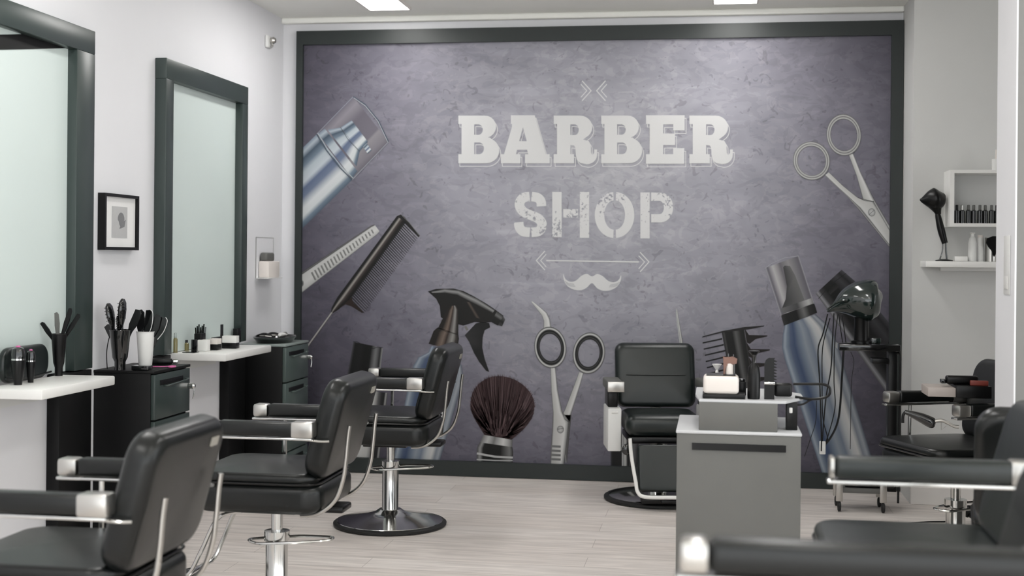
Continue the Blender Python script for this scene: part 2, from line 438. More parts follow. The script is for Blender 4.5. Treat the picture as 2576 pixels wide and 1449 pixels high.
# letters, slab serif with an outlined drop line
Bo = [(258, 277), (410, 277)]+arc(425, 347, 70, 70, -90, 75, 10)+[(455, 415)]+arc(432, 497, 83, 80, -65, 90, 12)+[(258, 577), (258, 520), (278, 520), (278, 330), (258, 330)]
Bh = [[(358, 332), (380, 332)]+arc(385, 365, 27, 33, -80, 80, 6)+[(380, 398), (358, 398)], [(358, 446), (385, 446)]+arc(390, 483, 29, 37, -80, 80, 6)+[(385, 520), (358, 520)]]
Ao = [(588, 275), (738, 275), (808, 520), (832, 520), (832, 577), (677, 577), (677, 520), (697, 520), (690, 492), (627, 492), (620, 520), (648, 520), (648, 577), (525, 577), (525, 520), (545, 520), (600, 330), (588, 330)]
Ah = [[(664, 350), (688, 438), (640, 438)]]
Ro = [(857, 277), (1010, 277)]+arc(1022, 350, 78, 73, -90, 60, 10)+[(1042, 427), (1078, 438), (1090, 460), (1092, 510), (1100, 527), (1112, 512), (1112, 490), (1130, 490), (1130, 520)]+arc(1065, 523, 65, 60, 0, 90, 6)[1:]+[(1025, 575), (1003, 555), (996, 525), (994, 480), (985, 465), (962, 462), (962, 520), (985, 520), (985, 577), (857, 577), (857, 520), (878, 520), (878, 330), (857, 330)]
Rh = [[(962, 332), (985, 332)]+arc(990, 366, 25, 34, -80, 80, 6)+[(985, 400), (962, 400)]]
Eo = [(1437, 275), (1680, 275), (1680, 370), (1608, 370), (1608, 332), (1545, 332), (1545, 390), (1620, 390), (1620, 462), (1545, 462), (1545, 520), (1608, 520), (1608, 482), (1678, 482), (1678, 580), (1437, 580), (1437, 520), (1460, 520), (1460, 330), (1437, 330)]
sh = lambda pts, dx, dy=0, s=1: [(p[0]+dx, p[1]+dy) for p in pts]
for nm, o_, hs, dx in (('b', Bo, Bh, 0), ('a', Ao, Ah, 0), ('r', Ro, Rh, 0), ('b', Bo, Bh, 898), ('e', Eo, [], 0), ('r', Ro, Rh, 853)):
    P = Print()
    P.line(Z1(sh(o_, dx+9, 19)), 1.7, LET, 1, True)
    for h in hs: P.line(Z1(sh(h, dx+9, 14)), 1.7, LET, 1, True)
    P.poly(Z1(sh(o_, dx)), LET, 3, [Z1(sh(h, dx)) for h in hs])
    P.build('letter_'+nm, label='white slab letter %s of the word BARBER' % nm.upper())
def ribbon_poly(P, path, wd, col, gapx=None, layer=2):
    pts = [tuple(v)[:2] for v in catmull([(x, y, 0) for x, y in path], 6)]
    if gapx is None: P.line(Z1(pts), wd/2.499, col, layer); return
    seg = []
    for p in pts:
        if abs(p[0]-gapx) < 5 and len(seg) > 1: P.line(Z1(seg), wd/2.499, col, layer); seg = []
        elif abs(p[0]-gapx) >= 5: seg.append(p)
    P.line(Z1(seg), wd/2.499, col, layer)
P = Print()
for seg in ([(780, 847), (776, 815), (755, 793), (718, 786)], [(706, 786), (668, 793), (645, 820), (645, 852), (668, 882), (712, 903), (757, 922), (782, 952), (779, 985), (758, 1006), (717, 1011)], [(707, 1011), (665, 1005), (642, 980), (637, 947)]):
    ribbon_poly(P, seg, 60, LET)
P.build('letter_s', INKW, 'worn stencil letter S')
P = Print()
for (a, b_, c, d) in ((848, 757, 907, 1041), (917, 865, 1010, 918), (1021, 757, 1080, 1045)): P.poly(Z1([(a, b_), (c, b_), (c, d), (a, d)]), LET, 2)
P.build('letter_h', INKW, 'worn stencil letter H')
P = Print()
P.poly(Z1(arc(1236, 902, 121, 144, 92, 268, 20)+arc(1236, 902, 61, 92, 268, 92, 20)), LET, 2)
P.poly(Z1(arc(1245, 902, 119, 144, -88, 88, 20)+arc(1245, 902, 60, 92, 88, -88, 20)), LET, 2)
P.build('letter_o', INKW, 'worn stencil letter O')
P = Print()
P.poly(Z1([(1402, 760), (1460, 760), (1460, 1049), (1402, 1049)]), LET, 2)
P.poly(Z1([(1470, 760), (1530, 762)]+arc(1530, 855, 78, 93, -85, 85, 14)+[(1528, 948), (1470, 948), (1470, 897), (1520, 897)]+arc(1522, 855, 28, 42, 85, -85, 10)+[(1520, 813), (1470, 813)]), LET, 2)
P.build('letter_p', INKW, 'worn stencil letter P')
P = Print()
P.line(Z1([(1035, 58), (1092, 121), (1035, 184)]), 2.6, LET, 2); P.line(Z1([(1028, 80), (1065, 121), (1028, 162)]), 2.2, LET, 2)
P.line(Z1([(1183, 58), (1127, 121), (1183, 184)]), 2.6, LET, 2); P.line(Z1([(1191, 80), (1155, 121), (1191, 162)]), 2.2, LET, 2)
P.build('chevron_ornament', label='two white facing chevrons above the lettering')
P = Print()
P.line(Z1([(802, 1128), (748, 1188), (802, 1248)]), 2.6, LET, 2); P.line(Z1([(810, 1148), (775, 1188), (810, 1228)]), 2.2, LET, 2)
P.line(Z1([(1400, 1136), (1456, 1197), (1400, 1259)]), 2.6, LET, 2); P.line(Z1([(1391, 1158), (1428, 1197), (1391, 1240)]), 2.2, LET, 2)
P.line(Z1([(810, 1188), (1392, 1197)]), 3.2, LET, 2)
P.build('arrow_ornament', label='white double-ended arrow below the lettering')
P = Print()
mo = catmull([(917, 1272, 0), (932, 1305, 0), (965, 1322, 0), (1000, 1312, 0), (1030, 1285, 0), (1065, 1272, 0), (1098, 1288, 0), (1130, 1273, 0), (1165, 1286, 0), (1200, 1316, 0), (1235, 1324, 0), (1265, 1310, 0), (1280, 1281, 0), (1278, 1315, 0), (1255, 1352, 0), (1215, 1374, 0), (1170, 1378, 0), (1130, 1362, 0), (1098, 1330, 0), (1065, 1358, 0), (1030, 1374, 0), (985, 1371, 0), (945, 1350, 0), (922, 1315, 0)], 4, True)
P.poly(Z1([tuple(v)[:2] for v in mo]), LET, 2)
for k in range(3):
    P.line(Z1([(925+6*k, 1318+10*k), (950+6*k, 1332+8*k), (985+4*k, 1337+7*k)]), .9, (150, 150, 158), 3)
    P.line(Z1([(1272-6*k, 1324+10*k), (1247-6*k, 1336+8*k), (1212-4*k, 1341+7*k)]), .9, (150, 150, 158), 3)
P.build('moustache_emblem', label='white moustache emblem')

SIL = [(0, (120, 120, 120)), (.12, (215, 215, 215)), (.35, (150, 150, 150)), (.6, (225, 225, 222)), (.85, (150, 150, 150)), (1, (70, 70, 70))]
STEEL = [(0, (60, 60, 60)), (.1, (190, 190, 188)), (.4, (205, 205, 203)), (.75, (225, 225, 224)), (.92, (150, 150, 150)), (1, (50, 50, 50))]
DARK = [(0, (70, 70, 75)), (.07, (15, 15, 15)), (.3, (22, 22, 23)), (.42, (8, 8, 8)), (.62, (10, 10, 10)), (.78, (120, 120, 122)), (.86, (90, 90, 92)), (.93, (20, 20, 20)), (1, (150, 150, 150))]
BLUE = [(0, (95, 108, 125)), (.05, (160, 170, 182)), (.1, (120, 132, 148)), (.16, (85, 98, 122)), (.24, (62, 78, 108)), (.34, (110, 122, 140)), (.44, (146, 155, 166)), (.56, (118, 128, 144)), (.68, (190, 193, 196)), (.78, (206, 206, 205)), (.86, (128, 134, 144)), (.93, (158, 164, 172)), (1, (78, 84, 98))]
# pump bottle
P = Print(); Z = zf(740, 200, 2.071)
BOD = [(0, (120, 135, 150)), (.06, (170, 180, 190)), (.14, (70, 85, 100)), (.24, (110, 125, 140)), (.32, (175, 185, 192)), (.44, (190, 198, 205)), (.52, (95, 108, 135)), (.62, (110, 122, 145)), (.76, (210, 214, 216)), (.86, (205, 210, 212)), (.93, (110, 125, 140)), (1, (80, 95, 110))]
d = (-250, 250); a_, b_ = Z([(118, 285), (303, 522)])
P.strip([(a_, b_), ((a_[0]-150, a_[1]+146), (b_[0]-150, b_[1]+146))], BOD, 1)
CAPG = [(0, (112, 108, 120)), (.12, (140, 136, 144)), (.3, (108, 104, 114)), (.34, (104, 100, 110)), (.7, (112, 108, 118)), (.74, (140, 137, 142)), (.9, (126, 122, 130)), (1, (104, 101, 110))]
c4 = Z([(118, 285), (308, 90), (492, 325), (303, 522)])
P.strip([(c4[0], c4[3]), (c4[1], c4[2])], CAPG, 1)
P.strip([tuple(Z([(125, 282), (302, 515)])), tuple(Z([(160, 256), (330, 478)]))], BOD, 2)
P.strip([tuple(Z([(175, 262), (325, 452)])), tuple(Z([(240, 250), (342, 375)]))], BOD, 3)
P.strip([tuple(Z([(243, 250), (342, 375)])), tuple(Z([(300, 213), (385, 325)]))], BOD, 4)
P.strip([tuple(Z([(360, 350), (383, 387)])), tuple(Z([(378, 332), (404, 368)]))], BOD, 5)
P.line(Z([(118, 285), (308, 90)]), 1.3, (150, 155, 165), 5); P.line(Z([(303, 522), (492, 325)]), 1.5, (160, 165, 172), 5)
P.line(Z([(308, 90), (370, 130), (440, 215), (492, 325)]), 3.4, (75, 85, 98), 5); P.line(Z([(312, 96), (372, 138), (438, 219), (488, 325)]), 1.2, (190, 195, 200), 6)
P.line(Z([(118, 285), (170, 370), (240, 460), (303, 522)]), 2.6, (80, 92, 105), 6); P.line(Z([(124, 280), (175, 363), (245, 452), (308, 514)]), 1.5, (190, 200, 206), 6)
P.line(Z([(243, 250), (280, 310), (342, 375)]), 1.2, (80, 90, 100), 6)
P.build('printed_pump_bottle', label='silver-blue pump bottle print with clear cap')
# thinning shears blade
P = Print()
P.strip([tuple(Z([(418, 755), (446, 792)])), tuple(Z([(400, 762), (432, 808)])), tuple(Z([(30, 1010), (30, 1120)]))], [(0, (50, 50, 50)), (.06, (120, 120, 120)), (.1, (40, 40, 40)), (.15, (200, 200, 198)), (.6, (210, 210, 208)), (.93, (185, 185, 183)), (1, (60, 60, 60))], 1)
for k in range(20):
    t = k/19; x, y = 92+(404-92)*t, 1004+(782-1004)*t
    L_ = 46-24*t
    P.line(Z([(x, y), (x+.45*L_, y+.9*L_)]), 4.6-1.6*t, (135, 135, 133), 2); P.line(Z([(x-3, y+1), (x-3+.45*L_, y+.9*L_+1)]), .8, (80, 80, 80), 3)
P.ring(Z([(42, 1062)])[0], 4, 8, 0, [(0, (60, 60, 60)), (1, (130, 130, 130))], 3)
P.build('printed_shears_blade', label='steel notched shears blade print')
# tail comb
P = Print(); K1 = (24, 22, 22)
P.strip([tuple(Z([(535, 712), (578, 738)])), tuple(Z([(225, 1135), (285, 1150)])), tuple(Z([(195, 1190), (232, 1198)])), tuple(Z([(193, 1212), (203, 1217)]))], [(0, (12, 12, 12)), (.22, (20, 18, 18)), (.4, (160, 155, 150)), (.55, (70, 62, 60)), (.75, (28, 22, 20)), (1, (10, 10, 10))], 2)
P.poly(Z([(535, 712), (555, 703), (575, 715), (655, 812), (650, 822), (575, 740)]), K1, 3); P.line(Z([(562, 708), (600, 745), (652, 812)]), 1.2, (120, 120, 120), 4)
P.poly(Z([(232, 1195), (300, 1135), (310, 1165), (362, 1210), (355, 1217), (300, 1182), (268, 1172)]), (40, 28, 24), 3)
P.line(Z([(578, 740), (285, 1148)]), 5, (60, 60, 60), 1)
for k in range(44):
    t = (k+.5)/44; x, y = 578+(288-578)*t, 740+(1146-740)*t
    P.line(Z([(x, y), (x+74, y+76)]), lambda q: 2.9-1.6*q, K1, 1)
P.line(Z([(200, 1210), (40, 1432)]), 5.5, (60, 60, 60), 1); P.line(Z([(199, 1210), (39, 1432)]), 3.4, (175, 172, 170), 2); P.line(Z([(203, 1212), (43, 1434)]), 1, (100, 98, 96), 3)
P.build('printed_tail_comb', label='black tail comb print with metal tail')
# dark cap bottle
P = Print(); Z = zf(760, 680, 2.786)
P.strip([tuple(Z([(360, 502), (566, 542)])), tuple(Z([(318, 735), (540, 770)]))], DARK, 1)
P.line(Z([(358, 500), (385, 500), (440, 530), (470, 545), (500, 548), (530, 538), (566, 543)]), 1.3, (15, 15, 15), 3)
P.strip([tuple(Z([(400, 830), (600, 860)])), tuple(Z([(330, 1310), (540, 1330)]))], [(0, (40, 40, 42)), (.3, (210, 210, 208)), (.55, (195, 195, 193)), (.7, (90, 90, 92)), (.8, (40, 40, 42)), (.9, (25, 25, 26)), (.95, (160, 160, 160)), (1, (40, 40, 40))], 1)
P.build('printed_bottle', label='black capped silver bottle print behind the middle chair')
# spray bottle
P = Print()
P.strip([tuple(Z([(905, 530), (1075, 560)])), tuple(Z([(885, 575), (1090, 610)])), tuple(Z([(815, 610), (1120, 670)])), tuple(Z([(780, 670), (1130, 740)])), tuple(Z([(755, 760), (1118, 810)])), tuple(Z([(640, 1330), (965, 1340)]))], BLUE, 1)
P.poly(Z([(882, 148), (940, 130), (1060, 127), (1130, 145), (1200, 180), (1290, 232), (1368, 285), (1330, 362), (1280, 368), (1210, 362), (1130, 388), (1102, 380), (1020, 360), (972, 328), (965, 250), (940, 200)]), (22, 20, 19), 2)
P.strip([tuple(Z([(905, 150), (915, 160)])), tuple(Z([(1000, 130), (1000, 158)])), tuple(Z([(1100, 140), (1085, 172)])), tuple(Z([(1230, 200), (1210, 235)])), tuple(Z([(1350, 278), (1335, 300)]))], [(0, (60, 60, 60)), (.4, (150, 150, 150)), (1, (28, 26, 25))], 3)
P.strip([tuple(Z([(1150, 220), (1180, 225)])), tuple(Z([(1215, 330), (1250, 340)]))], [(0, (22, 20, 19)), (.5, (85, 75, 68)), (1, (22, 20, 19))], 3)
P.strip([tuple(Z([(1366, 284), (1328, 364)])), tuple(Z([(1412, 318), (1372, 388)]))], [(0, (30, 30, 30)), (.3, (110, 110, 110)), (.5, (20, 20, 20)), (1, (10, 10, 10))], 3)
P.strip([tuple(Z([(1408, 318), (1374, 385)])), tuple(Z([(1424, 345), (1402, 392)]))], [(0, (90, 90, 90)), (.5, (15, 15, 15)), (1, (60, 60, 60))], 3)
P.poly(Z([(1218, 372), (1260, 362), (1312, 370), (1318, 400), (1280, 420), (1266, 470), (1263, 540), (1280, 620), (1312, 712), (1290, 705), (1240, 640), (1205, 580), (1170, 500), (1140, 455)]), lambda q: (22, 22, 23) if q[0] > 1190 else (45, 45, 46), 2)
P.line(Z([(1142, 392), (1160, 420)]), 6, (120, 118, 115), 1)
NECK = [(0, (30, 25, 22)), (.2, (28, 22, 20)), (.42, (120, 105, 95)), (.55, (50, 38, 34)), (.75, (150, 148, 145)), (.88, (60, 55, 52)), (1, (14, 14, 14))]
P.strip([tuple(Z([(1040, 250), (1078, 246)])), tuple(Z([(1012, 285), (1097, 275)])), tuple(Z([(953, 405), (1095, 450)]))], NECK, 4)
P.strip([tuple(Z([(950, 400), (1095, 448)])), tuple(Z([(922, 425), (1100, 480)])), tuple(Z([(887, 515), (1085, 565)]))], NECK, 4)
P.line(Z([(952, 405), (1010, 430), (1094, 450)]), 1, (10, 10, 10), 5)
P.build('printed_spray_bottle', label='blue metal spray bottle print with black trigger head')
# shaving brush
P = Print()
outl = [tuple(v)[:2] for v in catmull([(1285, 1165, 0), (1210, 1040, 0), (1180, 950, 0), (1195, 860, 0), (1240, 795, 0), (1310, 752, 0), (1390, 742, 0), (1470, 758, 0), (1545, 800, 0), (1600, 860, 0), (1628, 935, 0), (1612, 1030, 0), (1550, 1115, 0), (1465, 1190, 0)], 5)]
P.poly(Z(outl), lambda q: (62, 40, 42), 1)
cx_, cy_ = 1372, 1230
for k in range(520):
    j = random.random()*(len(outl)-1); i = int(j); q = (outl[i][0]+(outl[min(i+1, len(outl)-1)][0]-outl[i][0])*(j-i), outl[i][1]+(outl[min(i+1, len(outl)-1)][1]-outl[i][1])*(j-i))
    s = random.uniform(.97, 1.035); q = (cx_+(q[0]-cx_)*s, cy_+(q[1]-cy_)*s)
    bx = 1372+(q[0]-1372)*.22; b0 = (bx, 1165+(bx-1372)*.12)
    f = random.uniform(0, .45); st = (b0[0]+(q[0]-b0[0])*f, b0[1]+(q[1]-b0[1])*f)
    md = ((st[0]+q[0])/2+(q[0]-cx_)*.06, (st[1]+q[1])/2)
    v = random.choice([34, 44, 56, 70, 86, 96]); P.line(Z([st, md, q]), lambda u: 1.5*(1-u)+.5, (v+8, v-12, v-10), 2+(k % 3))
P.strip([tuple(Z([(1272, 1152), (1476, 1188)])), tuple(Z([(1250, 1205), (1474, 1238)]))], [(0, (110, 110, 110)), (.2, (190, 190, 190)), (.4, (120, 120, 120)), (.7, (215, 215, 215)), (1, (90, 90, 90))], 6)
P.strip([tuple(Z([(1248, 1202), (1474, 1238)])), tuple(Z([(1228, 1240), (1480, 1275)])), tuple(Z([(1224, 1350), (1476, 1350)]))], [(0, (70, 70, 70)), (.08, (150, 150, 150)), (.16, (20, 20, 20)), (.3, (5, 5, 5)), (.65, (8, 8, 8)), (.8, (90, 90, 90)), (.9, (120, 120, 120)), (1, (20, 20, 20))], 5)
P.line(Z([(1226, 1282), (1350, 1305), (1478, 1312)]), 5, (190, 190, 190), 7); P.line(Z([(1225, 1325), (1350, 1332), (1476, 1332)]), 3, (190, 190, 190), 7)
P.build('printed_shaving_brush', label='brown bristled shaving brush print')
# centre scissors
P = Print(); Z = zf(1300, 720, 3.018)
def fring(P, c, rx, ry, rot, black=True, ly=3):
    rx, ry = rx/3.018 if black else rx/2.684, ry/3.018 if black else ry/2.684
    if black: st = [(.66, (20, 20, 20)), (.70, (10, 10, 10)), (.74, (70, 70, 70)), (.77, (10, 10, 10)), (.84, (12, 12, 12)), (.86, (110, 110, 110)), (.91, (220, 220, 218)), (.96, (130, 130, 130)), (1, (45, 45, 45))]
    else: st = [(.76, (60, 60, 60)), (.80, (195, 195, 193)), (.86, (150, 150, 150)), (.885, (95, 95, 95)), (.92, (205, 205, 203)), (.98, (130, 130, 130)), (1, (45, 45, 45))]
    P.ring(c, rx, ry, rot, st, ly)
P.strip([tuple(Z([(256, 615), (293, 615)])), tuple(Z([(262, 800), (312, 790)])), tuple(Z([(275, 960), (345, 950)])), tuple(Z([(268, 1100), (398, 1025)])), tuple(Z([(262, 1200), (385, 1150)])), tuple(Z([(254, 1360), (360, 1360)]))], STEEL, 2)
P.strip([tuple(Z([(472, 652), (508, 660)])), tuple(Z([(440, 740), (480, 760)])), tuple(Z([(365, 935), (412, 975)])), tuple(Z([(345, 970), (400, 1035)]))], STEEL, 1)
P.strip([tuple(Z([(345, 975), (415, 978)])), tuple(Z([(372, 1340), (380, 1340)]))], [(0, (180, 180, 178)), (1, (70, 70, 70))], 1)
P.strip([tuple(Z([(108, 118), (122, 115)])), tuple(Z([(150, 170), (178, 158)])), tuple(Z([(190, 222), (228, 200)])), tuple(Z([(205, 265), (252, 250)])), tuple(Z([(203, 320), (262, 312)]))], STEEL, 2)
fring(P, Z([(255, 465)])[0], 121, 158, -8); fring(P, Z([(548, 508)])[0], 122, 158, 8)
P.ring(Z([(332, 1087)])[0], 8.6, 9.5, 0, [(0, (215, 215, 215)), (.8, (170, 170, 170)), (1, (60, 60, 60))], 4); P.line(Z([(308, 1085), (356, 1080)]), 1.4, (90, 90, 90), 5)
for y in (1217, 1250, 1282, 1315): P.line(Z([(262, y-3), (334, y+1)]), 5.6, (120, 120, 120), 4)
P.line(Z([(345, 960), (365, 1010), (398, 1032)]), 1.2, (60, 60, 60), 5)
P.build('printed_thinning_scissors', label='steel finger-ring scissors print beside the brush')
# needle
P = Print()
P.strip([tuple(Z([(1211, 170), (1216, 170)])), tuple(Z([(1208, 215), (1226, 215)])), tuple(Z([(1235, 440), (1264, 440)])), tuple(Z([(1262, 640), (1292, 640)]))], SIL, 1)
P.build('printed_needle', label='thin steel spike print above the leather barber chair')
# wide comb
P = Print()
P.strip([tuple(Z([(1555, 345), (1725, 315)])), tuple(Z([(1610, 640), (1765, 560)])), tuple(Z([(1640, 800), (1800, 760)]))], [(0, (20, 20, 20)), (.1, (70, 70, 70)), (.15, (18, 18, 18)), (.45, (12, 12, 12)), (.6, (95, 95, 95)), (.8, (30, 30, 30)), (.95, (8, 8, 8)), (1, (60, 60, 60))], 2)
P.poly(Z([(1405, 390), (1412, 380), (1560, 340), (1725, 310), (1880, 298), (1875, 306), (1762, 328), (1725, 332), (1560, 352)]), (30, 28, 28), 3)
for k in range(8):
    y0, y1, x0, x1 = 430+47*k, 398+45*k, 1410+8*k, 1560+11*k
    P.poly(Z([(x0, y0-4), (x1, y1-5), (x1, y1+8), (x0+2, y0+6)]), (18, 18, 18), 1)
for k, (x, y) in enumerate([(1903, 378), (1922, 484), (1935, 590), (1945, 695)]):
    xb = 1728+14*k
    P.poly(Z([(xb, y-60), (xb+35, y-8), (x-60, y-6), (x, y-5), (x-2, y+4), (x-90, y+24), (xb+40, y+60), (xb+18, y+50)]), (26, 20, 19), 1)
P.build('printed_wide_comb', label='black double-sided wide-tooth comb print')
# clear-capped bottle
P = Print(); Z = zf(1880, 640, 2.13)
P.strip([tuple(Z([(98, 72), (274, 8)])), tuple(Z([(182, 330), (357, 265)]))], [(0, (150, 150, 155)), (.05, (105, 102, 112)), (.2, (190, 188, 190)), (.3, (160, 158, 160)), (.42, (108, 105, 112)), (.66, (150, 148, 150)), (.85, (120, 118, 124)), (.96, (100, 98, 106)), (1, (150, 150, 155))], 1)
P.poly(Z([(192, 70), (200, 60), (228, 62), (255, 110), (310, 255), (318, 275), (195, 310), (185, 290), (205, 240), (212, 170)]), lambda q: (60, 60, 62) if q[0] < 1985 else (110, 110, 110), 2)
P.strip([tuple(Z([(178, 290), (350, 232)])), tuple(Z([(190, 318), (357, 262)]))], [(0, (110, 110, 112)), (.5, (70, 70, 72)), (.85, (190, 190, 190)), (1, (120, 120, 120))], 3)
P.strip([tuple(Z([(180, 326), (358, 262)])), tuple(Z([(196, 382), (374, 312)]))], [(0, (45, 45, 45)), (.15, (15, 15, 15)), (.45, (10, 10, 10)), (.65, (110, 110, 110)), (.8, (40, 40, 40)), (1, (8, 8, 8))], 4)
P.line(Z([(98, 72), (130, 48), (200, 18), (274, 8)]), 1.4, (170, 170, 178), 5); P.line(Z([(98, 72), (182, 330)]), 1.2, (165, 165, 172), 5); P.line(Z([(274, 8), (357, 265)]), 1.2, (165, 165, 172), 5)
P.strip([tuple(Z([(200, 378), (365, 320)])), tuple(Z([(190, 430), (430, 378)])), tuple(Z([(186, 500), (470, 440)])), tuple(Z([(200, 560), (498, 530)])), tuple(Z([(400, 1170), (700, 1200)])), tuple(Z([(420, 1240), (720, 1270)]))], BLUE, 2)
P.build('printed_mousse_bottle', label='blue metal bottle print with clear cap')
P = Print()
P.strip([tuple(Z([(366, 210), (505, 82)])), tuple(Z([(425, 290), (575, 142)])), tuple(Z([(880, 930), (1000, 660)]))], [(0, (90, 90, 92)), (.06, (150, 150, 155)), (.14, (60, 60, 62)), (.3, (8, 8, 9)), (.55, (12, 12, 13)), (.75, (60, 60, 64)), (.88, (25, 25, 27)), (1, (70, 70, 76))], 1)
P.line(Z([(380, 238), (450, 160), (530, 100)]), 1.2, (10, 10, 10), 3)
P.strip([tuple(Z([(425, 200), (445, 215)])), tuple(Z([(470, 150), (490, 175)]))], [(0, (5, 5, 5)), (1, (40, 40, 40))], 3)
P.build('printed_dark_tube', label='diagonal black tube print behind the hood dryer')
# upper right scissors
P = Print(); Z = zf(1860, 240, 2.684)
P.strip([tuple(Z([(605, 518), (575, 540)])), tuple(Z([(700, 610), (655, 615)])), tuple(Z([(800, 690), (735, 690)])), tuple(Z([(905, 715), (800, 765)])), tuple(Z([(1060, 985), (1060, 1082)]))], [(0, (60, 60, 60)), (.12, (200, 200, 198)), (.5, (205, 205, 203)), (.8, (215, 215, 214)), (.88, (90, 90, 90)), (.94, (180, 180, 180)), (1, (50, 50, 50))], 2)
P.strip([tuple(Z([(738, 402), (770, 394)])), tuple(Z([(790, 540), (820, 520)])), tuple(Z([(830, 690), (892, 665)])), tuple(Z([(840, 715), (910, 700)])), tuple(Z([(1000, 960), (1060, 955)]))], STEEL, 1)
P.line(Z([(800, 690), (850, 712), (908, 716)]), 1.4, (60, 60, 60), 4)
fring(P, Z([(487, 442)])[0], 124, 131, -18, False); fring(P, Z([(705, 267)])[0], 117, 141, -6, False)
P.ring(Z([(893, 790)])[0], 9, 10, 0, [(0, (215, 215, 215)), (.8, (180, 180, 180)), (1, (60, 60, 60))], 4); P.line(Z([(875, 805), (912, 773)]), 1.2, (90, 90, 90), 5)
P.build('printed_scissors', label='steel scissors print at upper right')
P = Print()
P.strip([((1536, 1090), (1612, 1090)), ((1536, 1200), (1606, 1200))], DARK, 1); P.strip([((1564, 1090), (1578, 1090)), ((1564, 1200), (1578, 1200))], SIL, 2)
P.build('printed_razor_handle', label='dark chrome handle print behind the leather barber chair')

# ------------------------------------------------------------------ mirrors, shelves, cabinets
XF = XL+.06
def mirror(label, y0, y1, st, legs, z1=2.30, zi=2.20, z0=.855):
    t = thing('salon_mirror', label, 'mirror', (XL, (y0+y1)/2, 0), 0, None)
    o = (y0+y1)/2; a, b_ = y0-o, y1-o
    bm = NB(); box(bm, .001, .06, a, b_, zi, z1, .003); box(bm, .001, .06, a, a+st, z0, zi, .003); box(bm, .001, .06, b_-st, b_, z0, zi, .003)
    obj('frame', bm, FRAME, t, 'dark green frame')
    for (l0, l1, zz) in legs: obj('support_panel', B(.001, .056, l0-o, l1-o, .001, zz, .002), CABS, t, 'black panel below the mirror')
    obj('mirror_glass', B(.004, .018, a+st, b_-st, z0, zi), MIRROR, t, 'pale mirror glass', sm=False)
    return t, o
m1, o1 = mirror('large dark-framed mirror cut off at the left edge', 4.05, 5.30, .16, [(5.02, 5.30, .85)])
m2, o2 = mirror('dark-framed mirror between the framed picture and the mural', 6.04, 7.17, .09, [(6.04, 6.13, .85), (6.915, 7.17, .81)])
# reflection at the head of the first mirror, modelled as a dark strip
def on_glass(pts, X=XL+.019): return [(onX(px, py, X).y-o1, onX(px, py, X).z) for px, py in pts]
bm = NB(); slab(bm, on_glass([(-40, 88), (88, 85), (182, 116), (182, 121), (-40, 126)]), .0185, .021, 'x'); obj('painted_reflection', bm, CABS, m1, 'black strip painted in for a reflection across the top of the glass', sm=False)
def shelf(label, y0, y1):
    t = thing('wall_shelf', label, 'shelf', (XL, (y0+y1)/2, .815))
    a = (y1-y0)/2; obj('shelf_board', B(.062 if y0 < 5 else .001, .30, -a, a, 0, .037, .006), WHITE, t)
    bm = NB(); box(bm, .0, .02, -a+.1, a-.1, -.06, -.0005); box(bm, .02, .2, -.01, .01, -.02, -.0005)
    obj('bracket', bm, WPLAS, t); return t
SH1 = (4.43, 5.015); SH2 = (6.23, 6.91)
shelf('white floating shelf under the large left mirror', *SH1)
shelf('white floating shelf under the smaller mirror', *SH2)
def cabinet(label, y0, y1, x1=-2.415, zt=.835, CABF=CABF, top=None):
    top = top or CABF
    t = thing('drawer_cabinet', label, 'cabinet', (XL, (y0+y1)/2, 0)); a = (y1-y0)/2; w_ = x1-XL
    obj('body', B(.001, w_-.02, -a, a, .001, zt-.012, .002), CABS, t, 'black side')
    obj('top_panel', B(.001, w_, -a-.004, a+.004, zt-.012, zt, .002), top, t)
    for z0_, z1_ in ((.62, .818), (.42, .612), (.22, .412), (.03, .212)):
        d_ = obj('drawer', B(w_-.02, w_, -a+.003, a-.003, z0_, z1_, .002), CABF, t, 'dark green drawer front')
        bm = NB(); box(bm, w_, w_+.003, -a*.72, a*.55, z1_-.05, z1_-.028)
        obj('drawer_recess', bm, BLACK, d_)
        bm = NB(); tube(bm, [(w_, -a*.5, z1_-.055), (w_+.018, -a*.5, z1_-.055), (w_+.022, -a*.3, z1_-.053), (w_+.022, a*.6, z1_-.045), (w_, a*.7, z1_-.045)], .004)
        obj('drawer_handle', bm, CABF, d_)
    bm = NB(); lathe(bm, [(.014, 0), (.014, .02), (.008, .028)], M=Matrix.Translation((w_+.001, a-.01, zt-.1)) @ Matrix.Rotation(R(90), 4, 'Y'), seg=16); obj('lock', bm, CHROME, t, 'small chrome lock')
    bm = NB(); tube(bm, [(w_+.02, a-.01, zt-.1), (w_+.024, a-.01, zt-.13), (w_+.02, a-.012, zt-.16)], .003); obj('key', bm, CHROME, t)
    return t
cabinet('black drawer cabinet with brush tumblers on top', 5.43, 5.82, top=CABS)
cabinet('dark drawer cabinet standing against the mural corner', 7.20, 7.62, CABF=mat('cabinet_front_lit', (78, 90, 87), .28), top=mat('cabinet_top_lit', (140, 150, 147), .3))  # stronger light on this front and top painted as paler colours
ZT, ZS = .836, .8525
